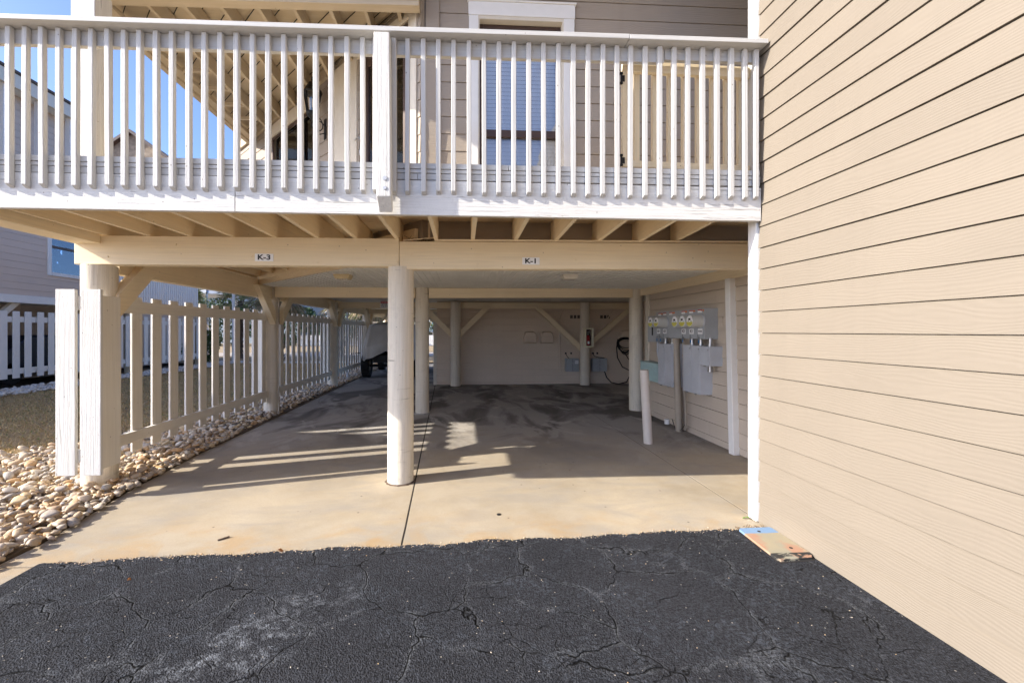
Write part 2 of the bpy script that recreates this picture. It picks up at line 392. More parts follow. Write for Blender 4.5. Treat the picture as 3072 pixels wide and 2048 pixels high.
def siding(mb, p0, d, L, z0, z1, expo, zref, nrm, holes=(), prot=.014, joints=True, gap=.0055):
    k = math.floor((z0-zref)/expo)
    px, py = p0
    while True:
        za = zref+k*expo; zb = za+expo; k += 1
        if za >= z1: break
        a = max(za, z0); b = min(zb, z1)
        if b-a < .004: continue
        segs = [(0, L)]
        for (s0, s1, h0, h1) in holes:
            if (a+b)/2 > h0 and (a+b)/2 < h1:
                ns = []
                for (u, v) in segs:
                    if s0 > u: ns.append((u, min(v, s0)))
                    if s1 < v: ns.append((max(u, s1), v))
                segs = [q for q in ns if q[1]-q[0] > .01]
        for (u, v) in segs:
            cuts = [u]
            if joints and v-u > 2.5:
                c = u+random.uniform(.6, 3.4)
                while c < v-.5: cuts.append(c); c += 3.66
            cuts.append(v)
            for q in range(len(cuts)-1):
                u0 = cuts[q]+(.001 if q else 0); v0 = cuts[q+1]-(.001 if q < len(cuts)-2 else 0)
                j = random.uniform(-.0015, .0015)
                a_ = a+(gap if a == za else 0)
                def P(s_, o_, z_): return (px+d[0]*s_+nrm[0]*o_, py+d[1]*s_+nrm[1]*o_, z_)
                pb, pt = prot+j, .009
                vs = [P(u0, pb, a_), P(v0, pb, a_), P(v0, pt, b+.0), P(u0, pt, b+.0), P(u0, -.012, a_), P(v0, -.012, a_), P(u0, -.012, b), P(v0, -.012, b)]
                fs = [(0,1,2,3), (4,5,1,0), (4,0,3,6), (1,5,7,2), (3,2,7,6)]
                cr = Vector((d[0], d[1], 0)).cross(Vector((0,0,1)))
                if cr.dot(Vector((nrm[0], nrm[1], 0))) < 0: fs = [f[::-1] for f in fs]
                mb.add(vs, fs)
    return mb
def panel_holes(mb, p0, d, nrm, L, z0, z1, th, holes):
    """flat wall core with openings, thickness th going inwards (-nrm)"""
    ss = sorted({0, L, *[h[0] for h in holes], *[h[1] for h in holes]})
    for i in range(len(ss)-1):
        a, b = ss[i], ss[i+1]; zz = [(z0, z1)]
        for h in holes:
            if (a+b)/2 > h[0] and (a+b)/2 < h[1]:
                nz = []
                for (u, v) in zz:
                    if h[2] > u: nz.append((u, min(v, h[2])))
                    if h[3] < v: nz.append((max(u, h[3]), v))
                zz = [q for q in nz if q[1]-q[0] > .001]
        for (u, v) in zz:
            q = [(p0[0]+d[0]*s_-nrm[0]*o_, p0[1]+d[1]*s_-nrm[1]*o_) for s_, o_ in ((a, .0145), (b, .0145), (b, th), (a, th))]
            mb.hexa([(*c, u) for c in q]+[(*c, v) for c in q])
    return mb

# ================================================================== SETTING
g = MB(); g.add([(-300,-300,-.12),(300,-300,-.12),(300,600,-.12),(-300,600,-.12)], [(0,1,2,3)])
tag(g.obj('ground', 'dirt'), kind='structure')
g = MB(); g.add([(-120,-90,-.1),(120,-90,-.1),(120,-7.5,-.1),(-120,-7.5,-.1)], [(0,1,2,3)]).add([(-120,-7.4,-.1),(-12.8,-7.4,-.1),(-12.8,2.5,-.1),(-120,2.5,-.1)], [(0,1,2,3)])
tag(g.obj('bounce_ground', 'road'), kind='structure')  # unseen pale ground added to bounce sunlight up under the house
# asphalt sheet with a ragged edge lapping onto the concrete
xs = np.arange(-2.885, 2.5, .012); vs = []; fs = []
def rag(x): return lerp(2.995, 3.235, (x+3.12)/5.43) if x > -3.1 else 2.995+(x+3.1)*.9
wal = 0
edge = []
for x in xs:
    wal = wal*.82+rng.normal()*.0045
    y = lerp(2.995, 3.235, (x+3.12)/5.43) if x > -2.90 else 3.0
    edge.append(y+wal+.010*math.sin(x*5.1)+.006*math.sin(x*13))
am = MB()
n = len(xs)
top = [(x, e, .008) for x, e in zip(xs, edge)]; sl = [(x, e+.012, -.004) for x, e in zip(xs, edge)]; low = [(x, -7.3, .016) for x in xs]
top = [(a_, b_, .016) for a_, b_, _ in top]
am.add(low+top+sl, [(i, i+1, n+i+1, n+i) for i in range(n-1)]+[(n+i, n+i+1, 2*n+i+1, 2*n+i) for i in range(n-1)])
tag(am.obj('asphalt', 'asphalt'), kind='structure')
# concrete slabs with open control joints
def slab(mb, pts, z=0.0, t=.12):
    n = len(pts); A = [(x, y, z) for x, y in pts]; Bq = [(x, y, z-t) for x, y in pts]
    mb.add(A+Bq, [tuple(range(n))]+[(i+n, (i+1)%n+n, (i+1)%n, i) for i in range(n)])
cm = MB()
slab(cm, [(-3.17,3.005),(-2.87,2.995),(-2.87,2.6),(-.452,2.6),(-.476,3.4),(-.84,12.4),(-.9,20.6),(-3.62,20.6),(-3.55,12),(-3.50,8.2),(-3.47,6.5),(-3.34,4.4),(-3.16,3.3)])
slab(cm, [(-.438,2.6),(2.484,2.6),(2.484,12.5),(-.828,12.5),(-.462,3.4)])
slab(cm, [(2.494,3.36),(3.75,3.36),(3.75,7.7),(6,7.7),(6,12.5),(2.494,12.5)])
tag(cm.obj('driveway', 'concrete', bev=.002), kind='structure')
jm = MB(); jm.add([(-.456,2.6,-.003),(-.434,2.6,-.003),(-.458,3.4,-.003),(-.824,12.5,-.003),(-.846,12.4,-.003),(-.48,3.4,-.003)], [(0,1,2,5),(5,2,3,4)])
jm.add([(2.48,3.2,-.003),(2.498,3.2,-.003),(2.498,12.5,-.003),(2.48,12.5,-.003)], [(0,1,2,3)])
tag(jm.obj('joint_filler', 'dirt2'), kind='structure')
am = MB(); slab(am, [(-12.7,-7),(-2.90,-7),(-2.90,2.985),(-3.2,2.99),(-12.7,3.2)], -.003)
tag(am.obj('pavement_apron', 'concrete'), kind='structure')
# lawn with undulations between the two houses
nx, ny = 60, 120; vv = []; ff = []
for j in range(ny+1):
    for i in range(nx+1):
        x = lerp(-12.6, -3.5, i/nx); y = lerp(2.9, 23.5, j/ny)
        z = .03+.03*math.sin(x*1.3+y*.7)+.02*math.sin(y*1.9)
        if x > -4.3: z = lerp(z, -.03, min(1, (x+4.3)/.5))
        vv.append((x, y, z))
ff = [(j*(nx+1)+i, j*(nx+1)+i+1, (j+1)*(nx+1)+i+1, (j+1)*(nx+1)+i) for j in range(ny) for i in range(nx)]
lm = MB(); lm.add(vv, ff, True); tag(lm.obj('lawn', 'lawn'), kind='structure')
g = MB(); g.add([(-80,22.5,.0),(40,20.8,.0),(40,34,.02),(-80,34,.02)], [(0,1,2,3)]); tag(g.obj('sandy_verge', 'sand'), kind='structure')
g = MB(); g.add([(-80,26.5,.02),(40,26.5,.02),(40,31,.025),(-80,31,.025)], [(0,1,2,3)]); tag(g.obj('road', 'road'), kind='structure')
g = MB(); g.add([(-80,34.2,.01),(60,34.2,.01),(60,90,.02),(-80,90,.02)], [(0,1,2,3)]); tag(g.obj('far_lawn', 'sand'), kind='structure')

# ---- pebbles, numpy batches
def ico(sub):
    import bmesh
    bm = bmesh.new(); bmesh.ops.create_icosphere(bm, subdivisions=sub, radius=1)
    bm.verts.ensure_lookup_table()
    v = np.array([q.co[:] for q in bm.verts]); f = np.array([[q.index for q in p.verts] for p in bm.faces]); bm.free(); return v, f
ICO = {1: ico(1), 2: ico(2)}
def pebbles(name, spots, mat, sub, squash=(.45, .75)):
    """spots: x,y,z,r"""
    bv, bf = ICO[sub]; V = []; F = []; n = 0
    for (x, y, z, r) in spots:
        ax = np.array([r*rng.uniform(1.0, 1.5), r*rng.uniform(.75, 1.05), r*rng.uniform(*squash)])
        v = bv.copy()
        k = rng.normal(size=3); k2 = rng.normal(size=3)
        v = v*(1+.15*np.sin(v@k*2.2+rng.uniform(0, 6))[:, None]+.07*np.sin(v@k2*3.4+1)[:, None])
        for _ in range(7):
            pn = rng.normal(size=3); pn /= np.linalg.norm(pn); dd = v@pn; lim = rng.uniform(.45, .85); v = v-np.outer(np.maximum(dd-lim, 0)*.85, pn)
        v = np.sign(v)*np.abs(v)**rng.uniform(.82, 1.0)
        v = v*ax
        a, t, u = rng.uniform(0, 6.28), rng.normal()*.28, rng.normal()*.28
        ca, sa = math.cos(a), math.sin(a)
        Rx = np.array([[1,0,0],[0,math.cos(t),-math.sin(t)],[0,math.sin(t),math.cos(t)]])
        Ry = np.array([[math.cos(u),0,math.sin(u)],[0,1,0],[-math.sin(u),0,math.cos(u)]])
        Rz = np.array([[ca,-sa,0],[sa,ca,0],[0,0,1]])
        v = v@(Rz@Rx@Ry).T+np.array([x, y, z])
        V.append(v); F.append(bf+n); n += len(v)
    V = np.concatenate(V).astype(np.float32); F = np.concatenate(F)
    me = bpy.data.meshes.new(name); me.vertices.add(len(V)); me.vertices.foreach_set('co', V.ravel())
    me.loops.add(F.size); me.loops.foreach_set('vertex_index', F.ravel().astype(np.int32))
    me.polygons.add(len(F)); me.polygons.foreach_set('loop_start', np.arange(0, F.size, 3, dtype=np.int32))
    me.polygons.foreach_set('use_smooth', np.ones(len(F), bool)); me.update(calc_edges=True)
    me.materials.append(M[mat]); o = bpy.data.objects.new(name, me); COL.objects.link(o); return o
def edge_x(y):   # right boundary of the stone bed, lapping on the slab
    return np.interp(y, [2.6, 3.05, 3.36, 4.0, 4.42, 5.5, 6.5, 8.2, 10, 12, 14, 20], [-3.23, -3.17, -3.13, -3.29, -3.34, -3.43, -3.47, -3.52, -3.56, -3.62, -3.54, -3.62])
def edge_l(y):
    return np.interp(y, [2.6, 5.4, 6.0, 7.0, 8, 9.5, 20], [-6.6, -5.75, -5.3, -4.75, -4.5, -4.35, -4.3])
def scatter(y0, y1, n, rmin, rmax, mind, hump):
    out = []; cell = {}
    tries = 0
    while len(out) < n and tries < n*14:
        tries += 1
        y = rng.uniform(y0, y1); a, b = edge_l(y), edge_x(y); x = rng.uniform(a, b+.02)
        r = rng.uniform(rmin, rmax)*(1 if rng.random() > .3 else .65)
        key = (int(x/.12), int(y/.12)); ok = True
        for dx in (-1, 0, 1):
            for dy in (-1, 0, 1):
                for (px, py, pr) in cell.get((key[0]+dx, key[1]+dy), ()):
                    if (px-x)**2+(py-y)**2 < ((pr+r)*mind)**2: ok = False
        if not ok: continue
        cell.setdefault(key, []).append((x, y, r))
        e = min(1, (b-x)/.25+.15)
        out.append((x, y, .02+hump*e+r*.15+rng.uniform(0, .02), r))
    return out
sp = scatter(2.6, 6.6, 1900, .022, .050, .74, .0)+scatter(2.6, 6.6, 2300, .018, .050, .66, .03)+scatter(2.6, 6.6, 520, .026, .056, 1.0, .065)
sp += scatter(6.6, 21, 1100, .03, .05, .74, .0)+scatter(6.6, 21, 1100, .03, .05, .72, .035)
tag(pebbles('river_stones', sp, 'stone', 2), kind='stuff')
sp2 = [(rng.uniform(-11.8, -10.7), rng.uniform(7, 21), .06+rng.uniform(0, .06), rng.uniform(.04, .07)) for _ in range(2300)]
sp2 += [(rng.uniform(-12.5, -4.2), rng.uniform(20.2, 20.9), .05+rng.uniform(0, .05), rng.uniform(.04, .07)) for _ in range(900)]
tag(pebbles('white_stones', sp2, 'stone2', 1), kind='stuff')
cr_ = []
for _ in range(1500):
    x = rng.uniform(-2.85, 2.42); y = np.interp(x, xs, edge)+rng.normal()*.02+.008; cr_.append((x, y, .004+.012*(y < np.interp(x, xs, edge)), rng.uniform(.002, .0065)))
for _ in range(90):
    x = rng.uniform(-2.8, 2.4); y = rng.uniform(1.2, 3.0); cr_.append((x, y, .017, rng.uniform(.002, .005)))
tag(pebbles('grit', cr_, 'stone', 1), kind='stuff')
g = MB(); slab(g, [(-6.6,2.2),(-3.2,2.2),(-3.2,3.3),(-3.4,4.4),(-3.6,21),(-4.5,21),(-4.5,9),(-5.6,6.2),(-6.6,5.2)], .012, .1)
tag(g.obj('soil_bed', 'dirt'), kind='structure')
# ---- grass blades over the lawn
nb = 70000
x = rng.uniform(-11, -4.2, nb); y = 4.8+15.5*rng.random(nb)**1.5
keep = x < np.interp(y, [2.6, 5.4, 6.0, 7.0, 8, 9.5, 20], [-6.6, -5.8, -5.35, -4.8, -4.55, -4.4, -4.35]); x, y = x[keep], y[keep]; nb = len(x)
h = rng.uniform(.02, .055, nb); a = rng.uniform(0, 6.28, nb); wd = rng.uniform(.002, .005, nb)*(1+y/8); lx = rng.normal(size=nb)*.03; ly = rng.normal(size=nb)*.03
z = .03+.03*np.sin(x*1.3+y*.7)+.02*np.sin(y*1.9)
V = np.zeros((nb, 3, 3), np.float32)
V[:, 0] = np.stack([x-np.cos(a)*wd, y-np.sin(a)*wd, z], 1); V[:, 1] = np.stack([x+np.cos(a)*wd, y+np.sin(a)*wd, z], 1); V[:, 2] = np.stack([x+lx, y+ly, z+h], 1)
me = bpy.data.meshes.new('grass'); me.vertices.add(nb*3); me.vertices.foreach_set('co', V.ravel())
me.loops.add(nb*3); me.loops.foreach_set('vertex_index', np.arange(nb*3, dtype=np.int32)); me.polygons.add(nb)
me.polygons.foreach_set('loop_start', np.arange(0, nb*3, 3, dtype=np.int32)); me.update(calc_edges=True); me.materials.append(M['blade'])
o = bpy.data.objects.new('grass', me); COL.objects.link(o); tag(o, kind='stuff')

# ================================================================== RIGHT WING
W = thing('building_wing', (2.5, 3.3, 0), 'tall sunlit tan lap-sided building wing at the right with a white corner board', 'building')
siding(MB(), (2.47, -7), (0, 1), 10.333, .015, 7.2, .1757, 1.578, (-1, 0), prot=.021, joints=False).obj('siding', 'siding', W)
B(2.4875, 9, -7, 3.43, -.1, 7.2).obj('wall', 'siding2', W)
mb = MB().box(2.437, 2.487, 3.345, 3.444, .012, 7.2).box(2.487, 2.62, 3.434, 3.458, .012, 7.2)
mb.obj('corner_board', 'trim', W, bev=.003)

# ================================================================== MAIN HOUSE
H = thing('stilt_house', (0, 4.45, 0), 'cream and tan stilt house raised on round poles over an open two-bay carport', 'house')
# round posts
def post(X, Y, r, z1, lab=None, r2=None):
    o = MB().cyl((X, Y, -.1), (X+random.uniform(-.006, .006), Y, z1), r, r2 or r*.985, 40).obj('post', 'pole', H)
    if lab: o['label'] = lab
    return o
post(-3.72, 4.485, .148, 2.262); post(-.668, 4.485, .138, 2.27, r2=.134)
post(-3.70, 8.27, .14, 2.44); post(-.80, 8.185, .134, 2.432); post(3.47, 8.20, .138, 2.43)
post(-3.74, 12.15, .145, 2.43); post(-.225, 12.1, .148, 2.43); post(3.575, 12.1, .145, 2.43)
for X in (-3.72, -.6): post(X, 16.2, .14, 2.43); post(X, 20.3, .14, 2.43)
for (X, Y, r_) in ((-.668, 4.485, .145), (3.47, 8.20, .145), (-.225, 12.1, .155), (3.575, 12.1, .152), (-.80, 8.185, .14)):
    mb = MB(); ns = 40; rr = [r_+.012+random.uniform(-.007, .012) for _ in range(ns)]
    mb.add([(X+rr[i]*math.cos(2*math.pi*i/ns), Y+rr[i]*math.sin(2*math.pi*i/ns), .001) for i in range(ns)]+[(X+(r_-.012)*math.cos(2*math.pi*i/ns), Y+(r_-.012)*math.sin(2*math.pi*i/ns), .014) for i in range(ns)], [(i, (i+1)%ns, (i+1)%ns+ns, i+ns) for i in range(ns)], True)
    mb.obj('base_sealant', 'bark', H)
MB().cyl((-.80, 8.185, -.05), (-.80, 8.185, .012), .19, .18, 28).obj('post_footing', 'concrete', H)
# beams
def tb(mb, x0, x1, y0, y1, zl0, zl1, zr0, zr1):
    return mb.hexa([(x0,y0,zl0),(x1,y0,zr0),(x1,y1,zr0),(x0,y1,zl0),(x0,y0,zl1),(x1,y0,zr1),(x1,y1,zr1),(x0,y1,zl1)])
o = tb(MB(), -3.876, -.667, 4.375, 4.515, 2.264, 2.553, 2.27, 2.558).obj('front_beam', 'cx', H, bev=.006)
o = tb(MB(), -.663, 3.56, 4.375, 4.515, 2.241, 2.53, 2.279, 2.552).obj('front_beam', 'cx', H, bev=.006)
tb(MB(), -.30, 3.5, 4.372, 4.44, 2.536, 2.556, 2.56, 2.58).obj('beam_shim', 'cx', H, bev=.002)
bm_ = MB()
for (bx, bz) in ((-3.555, 2.34), (-.80, 2.39), (-.545, 2.395), (-2.155, 2.36), (-.69, 2.31), (.15, 2.30), (1.2, 2.36), (2.0, 2.29), (-2.9, 2.47), (-1.5, 2.3)):
    bm_.cyl((bx, 4.376, bz), (bx, 4.366, bz), .011, .009, 10)
tag(bm_.obj('bolt_heads', 'cx', H), kind='stuff')
tb(MB(), -3.565, -.93, 8.10, 8.21, 2.235, 2.436, 2.232, 2.426).obj('cross_beam', 'cx', H, bev=.005)
tb(MB(), -.668, 3.36, 8.10, 8.21, 2.232, 2.426, 2.262, 2.436).obj('cross_beam', 'cx', H, bev=.005)
B(-3.6, 5.3, 12.24, 12.32, 2.255, 2.428).obj('cross_beam', 'cx', H, bev=.005)
B(-3.6, -.75, 16.1, 16.24, 2.25, 2.428).obj('cross_beam', 'cx', H, bev=.005)
B(-3.6, -.75, 20.25, 20.36, 2.25, 2.428).obj('cross_beam', 'cx', H, bev=.005)
for y0, y1 in ((4.62, 8.14), (8.40, 12.02), (12.28, 16.08), (16.33, 20.2)):
    B(-3.76, -3.63, y0, y1, 2.20, 2.52).obj('side_beam', 'cy', H, bev=.006)
B(-3.875, -3.62, 3.345, 4.372, 2.47, 2.78).obj('rim_joist', 'cy', H, bev=.005)
B(-3.875, -3.76, 4.518, 7.9, 2.56, 2.78).obj('rim_joist', 'cy', H, bev=.005)
def brace(a, b, upv=None, w_=.1, h_=.15, mat='cy'):
    return MB().beam(a, b, w_, h_).obj('brace', mat, H, bev=.004)
Xb = -3.545
def ybrace(Yb, s):   # cut plumb at the post and level under the beam
    z0, z1 = 1.72, 1.975; zt = 2.40; w0, w1 = Xb-.11, Xb
    m = MB(); d = zt-z0
    P = [(Yb, z0), (Yb, z1), (Yb+s*(zt-z1), zt), (Yb+s*d, zt)]
    q = [(w0, y, z) for y, z in P]+[(w1, y, z) for y, z in P]
    f = [(0,1,2,3), (7,6,5,4), (0,4,5,1), (1,5,6,2), (2,6,7,3), (3,7,4,0)]
    if s < 0: f = [k[::-1] for k in f]
    m.add(q, f).obj('brace', 'cy', H, bev=.004)
ybrace(4.50, 1); ybrace(8.10, -1); ybrace(8.42, 1); ybrace(11.98, -1); ybrace(12.3, 1); ybrace(16.05, -1); ybrace(16.35, 1); ybrace(20.15, -1)
for X, s, z in ((-.225, -1, 1.40), (-.225, 1, 1.40), (3.575, -1, 1.0), (3.575, 1, 1.1)):
    x0 = X+s*.13; zt = 2.27; d = zt-z
    P = [(x0, z), (x0, z+.205), (x0+s*(zt-z-.205), zt), (x0+s*d, zt)]
    if X > 3: P = [(x0, z), (x0, z+.20), (x0+s*1.16, zt), (x0+s*1.36, zt)]
    q = [(x, 12.09, zz) for x, zz in P]+[(x, 12.17, zz) for x, zz in P]
    f = [(0,1,2,3)[::-1], (7,6,5,4)[::-1], (1,5,4,0), (2,6,5,1), (3,7,6,2), (0,4,7,3)]
    if s < 0: f = [k[::-1] for k in f]
    MB().add(q, f).obj('brace', 'cx', H, bev=.003)
for X, s in ((-.6, -1), (-3.7, 1)):
    for Y in (16.17, 20.3): MB().beam((X+s*.12, Y, 1.55), (X+s*.95, Y, 2.35), .09, .14, up=(0,1,0)).obj('brace', 'cx', H)
# joists 16 inches on centre
JX = [-3.575, -3.166, -2.76, -2.345, -1.93, -1.502, -1.115, -.70, -.28, .10, .545, .955, 1.40, 1.83, 2.22]
for i, X in enumerate(JX):
    ye = 4.56 if X > -.5 else 4.05-X-.03
    z = 2.555 if X < 2 else 2.58
    dx = [0, 0, 0, 0, 0, 0, 0, .01, -.005, 0, .01, .03, .05, .07, .12][i]
    m = MB(); m.hexa([(X-.02, 3.342, z), (X+.02, 3.342, z), (X+dx+.02, ye, z), (X+dx-.02, ye, z), (X-.02, 3.342, 2.788), (X+.02, 3.342, 2.788), (X+dx+.02, ye, 2.788), (X+dx-.02, ye, 2.788)])
    m.obj('joist', 'cy', H, bev=.003)
B(-.49, 3.5, 4.565, 4.60, 2.585, 2.785).obj('ledger_board', 'cx', H, bev=.003)
# loose blocking between two joists and a bird's dry nest on the beam
MB().beam((-.655, 4.0, 2.70), (-.31, 4.02, 2.755), .12, .022).obj('blocking', 'cx', H, bev=.002)
MB().beam((-.63, 4.45, 2.545), (-.29, 4.47, 2.585), .09, .012).obj('blocking', 'cx', H, bev=.002)
mb = MB()
for i in range(60):
    a = Vector((random.gauss(-.47, .08), 4.40+random.uniform(0, .08), 2.545+random.uniform(0, .03))); b = a+Vector((random.gauss(0, .05), random.gauss(0, .02), random.gauss(0, .012)))
    mb.tube([a, b], .0022, 3)
tag(mb.obj('nest', 'nest'), 'small dry twig nest lying on the front beam right of the pole joint', 'nest')
# deck planks
mb = MB(); y = 3.345
while y < 7.9:
    x1 = 2.43 if y < 3.46 else (3.4 if y < 4.5 else 4.05-y-.02)
    if y >= 4.5 and x1 < -3.8: break
    mb.box(-3.875, x1, y, y+.138, 2.792, 2.832); y += .143
mb.obj('deck_planks', 'cx', H, bev=.003)
# fascia: two butted rough boards plus the thinner boards over it
def zb(x): return lerp(2.517, 2.503, (x+3.45)/5.9)
mb = tb(MB(), -3.9, -1.752, 3.30, 3.342, zb(-3.9), 2.784, zb(-1.75), 2.784)
tb(mb, -1.747, 2.448, 3.30, 3.342, zb(-1.75), 2.784, zb(2.45), 2.775)
mb.obj('fascia', 'wroughx', H, bev=.003)
mb = MB().box(-3.9, -2.17, 3.302, 3.342, 2.788, 2.836).box(-2.166, -.36, 3.302, 3.342, 2.788, 2.836).box(-.356, 2.44, 3.302, 3.342, 2.788, 2.836)
mb.obj('fascia_strip', 'wx', H, bev=.002)
B(-3.9, 2.44, 3.299, 3.342, 2.840, 2.868).obj('deck_edge_board', 'wx', H, bev=.002)
mb = MB(); xx = -3.9
for L_ in (2.31, 1.95, 2.08): mb.box(xx, xx+L_-.004, 3.297, 3.345, 2.873, 2.916); xx += L_
mb.obj('kerb_rail', 'wx', H, bev=.003)
# railing > cap, balusters, newel
def zr(x): return .042*(x+3.4)/5.8
rail = tb(MB(), -3.9, 1.63, 3.302, 3.342, 3.742+zr(-3.9), 3.852+zr(-3.9), 3.742+zr(1.63), 3.852+zr(1.63))
tb(rail, 1.635, 2.43, 3.302, 3.342, 3.765+zr(1.63), 3.852+zr(1.63), 3.765+zr(2.43), 3.852+zr(2.43))
railing = rail.obj('railing', 'wx', H, bev=.003)
cap = tb(MB(), -3.9, 1.30, 3.195, 3.35, 3.853+zr(-3.9), 3.889+zr(-3.9), 3.853+zr(1.3), 3.889+zr(1.3))
tb(cap, 1.303, 2.432, 3.195, 3.35, 3.851+zr(1.3), 3.887+zr(1.3), 3.851+zr(2.43), 3.886+zr(2.43))
cap.obj('cap_rail', 'wx', railing, bev=.003)
BX = [-3.494,-3.377,-3.261,-3.145,-3.028,-2.910,-2.795,-2.677,-2.563,-2.449,-2.332,-2.215,-2.094,-1.980,-1.861,-1.742,-1.624,-1.509,-1.390,-1.270,-1.153,-1.037,-.915,-.797,-.700,-.556,-.450,-.331,-.213,-.093,.026,.144,.262,.381,.499,.617,.737,.856,.977,1.096,1.211,1.328,1.447,1.565,1.685,1.801,1.921,2.041,2.160,2.278,2.372]
for x in BX:
    w_ = random.uniform(.0345, .0375); zt = 3.850+zr(x); z0 = 2.688+random.uniform(-.006, .004); j = random.uniform(-.004, .004); k = random.uniform(-.003, .003)
    y0, y1 = 3.262+random.uniform(-.002, .002), 3.2985
    if x > 1.3: x -= .004
    mb = MB().hexa([(x+j,y0,z0),(x+j+w_,y0,z0),(x+j+w_,y1,z0-.022),(x+j,y1,z0-.022),(x,y0+k,zt),(x+w_,y0+k,zt),(x+w_,y1,zt),(x,y1,zt)])
    mb.obj('baluster', 'wz', railing, bev=.0045)
x0, x1 = -.672, -.548
nw = MB().hexa([(x0+.022,3.165,2.61),(x1+.004,3.165,2.61),(x1+.004,3.26,2.515),(x0+.022,3.26,2.515),(x0,3.165,3.842),(x1-.008,3.165,3.842),(x1-.008,3.26,3.846),(x0,3.26,3.846)])
nw = nw.obj('newel_post', 'wrough', railing, bev=.006)
MB().cyl((-.59,3.168,2.745),(-.59,3.160,2.745),.02,.017,12).cyl((-.59,3.168,2.672),(-.59,3.160,2.672),.017,.014,12).obj('bolt_plug', 'grey2', nw)

# carport ceiling: vinyl strips running front to back
def dg(x): return 4.05-x
mb = MB(); x = -3.58
while x < 3.5:
    for (a, b, z) in ((x, x+.086, 2.432), (x+.086, x+.097, 2.424)):
        y0 = max(4.54, dg((a+b)/2)+.02)
        ya, yb_ = max(4.54, dg(a)+.02), max(4.54, dg(b)+.02)
        mb.add([(a, ya, z), (b, yb_, z), (b, 8.1, z), (a, 8.1, z)], [(3,2,1,0)])
        mb.add([(b, yb_, 2.424), (b, 8.1, 2.424), (b, 8.1, 2.433), (b, yb_, 2.433)], [(0,1,2,3)])
        mb.add([(a+.0005, ya, 2.424), (a+.0005, 8.1, 2.424), (a+.0005, 8.1, 2.433), (a+.0005, ya, 2.433)], [(0,1,2,3)])
    x += .097
mb.obj('ceiling', 'soffit', H)
mb = MB(); slab(mb, [(-3.76,8.21),(5.4,8.21),(5.4,20.4),(-3.76,20.4)], 2.47, .038); mb.obj('ceiling', 'soffit', H)
mb = MB(); slab(mb, [(-.52,4.61),(3.9,4.61),(5.4,8.0),(5.4,20.4),(-3.76,20.4),(-3.76,7.83)], 2.60, .12); mb.obj('floor_deck', 'cx', H)
d45 = .70711
def diag(a, b, off, th, z0, z1):   # board on the 45-degree wall line x+y=4.05, offset outwards
    n_ = (-d45, -d45); p = (-.45, 4.50); d = (-d45, d45)
    q = [(p[0]+d[0]*s_+n_[0]*o_, p[1]+d[1]*s_+n_[1]*o_) for s_, o_ in ((b, off), (a, off), (a, off+th), (b, off+th))]
    return [(*c, z0) for c in q]+[(*c, z1) for c in q]
def dbox(mb, a, b, off, th, z0, z1):
    v = diag(a, b, off, th, z0, z1); return mb.add(v, [(0,1,2,3), (7,6,5,4), (4,5,1,0), (5,6,2,1), (6,7,3,2), (7,4,0,3)])
dbox(MB(), .05, 4.45, 0, .045, 2.425, 2.70).obj('diagonal_rim', 'cx', H, bev=.003)
dbox(MB(), .05, 4.45, .046, .02, 2.50, 2.60).obj('diagonal_rim', 'cx', H, bev=.003)

# storage wall beside the meters
mb = siding(MB(), (3.545, 3.46), (0, 1), 4.27, .02, 2.30, .188, 1.602, (-1, 0), prot=.018, gap=.008)
mb.obj('siding', 'siding2', H)
B(3.562, 3.75, 3.44, 7.85, -.1, 2.6).obj('wall', 'siding2', H)
B(3.505, 3.545, 4.52, 8.08, 2.288, 2.43).obj('top_band', 'cy', H, bev=.003)
B(3.51, 3.548, 7.735, 7.87, .0, 2.285).obj('corner_board', 'trimc', H, bev=.003)
# leaning white box column beside the storage wall
mb = MB().hexa([(3.452,5.15,.004),(3.545,5.15,.004),(3.545,5.25,.004),(3.452,5.25,.004),(3.452,5.235,2.285),(3.545,5.235,2.285),(3.545,5.335,2.285),(3.452,5.335,2.285)])
mb.obj('box_column', 'trim', H, bev=.008)
# back wall
siding(MB(), (-.79, 12.415), (1, 0), 6.1, .03, 2.43, .187, 1.581, (0, -1), prot=.028, gap=.024).obj('siding', 'backwall', H)
B(-.78, 5.4, 12.432, 12.6, -.1, 2.6).obj('wall', 'backwall', H)
B(5.3, 5.4, 7.85, 12.45, -.1, 2.6).obj('wall', 'backwall', H)
B(3.75, 5.4, 7.8, 7.9, -.1, 2.6).obj('wall', 'backwall', H)
B(-.885, -.785, 12.39, 12.45, 0, 2.17).obj('corner_board', 'trimc', H, bev=.003)
B(5.25,5.3,12.36,12.41,0,2.4).obj('corner_board','siding2',H)

# upstairs front wall with window
WH = [(.52, 1.46, 3.02, 5.02)]
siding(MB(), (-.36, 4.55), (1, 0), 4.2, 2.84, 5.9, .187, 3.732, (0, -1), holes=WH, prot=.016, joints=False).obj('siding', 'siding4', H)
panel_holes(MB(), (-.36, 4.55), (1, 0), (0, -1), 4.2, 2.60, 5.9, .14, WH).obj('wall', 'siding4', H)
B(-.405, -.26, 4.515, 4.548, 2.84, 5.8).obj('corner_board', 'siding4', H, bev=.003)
win = MB().box(.062, .162, 4.515, 4.555, 2.92, 5.02).box(1.102, 1.219, 4.515, 4.555, 2.92, 5.02).box(.055, 1.226, 4.512, 4.555, 5.022, 5.168).box(.04, 1.24, 4.50, 4.555, 5.17, 5.188).box(.05, 1.23, 4.49, 4.555, 2.90, 2.94)
win = win.obj('window', 'trim', H, bev=.003)
MB().box(.162, .175, 4.52, 4.66, 3.0, 5.02).box(1.088, 1.102, 4.52, 4.66, 3.0, 5.02).box(.175, 1.088, 4.52, 4.66, 4.985, 5.02).obj('reveal', 'trimc', win)
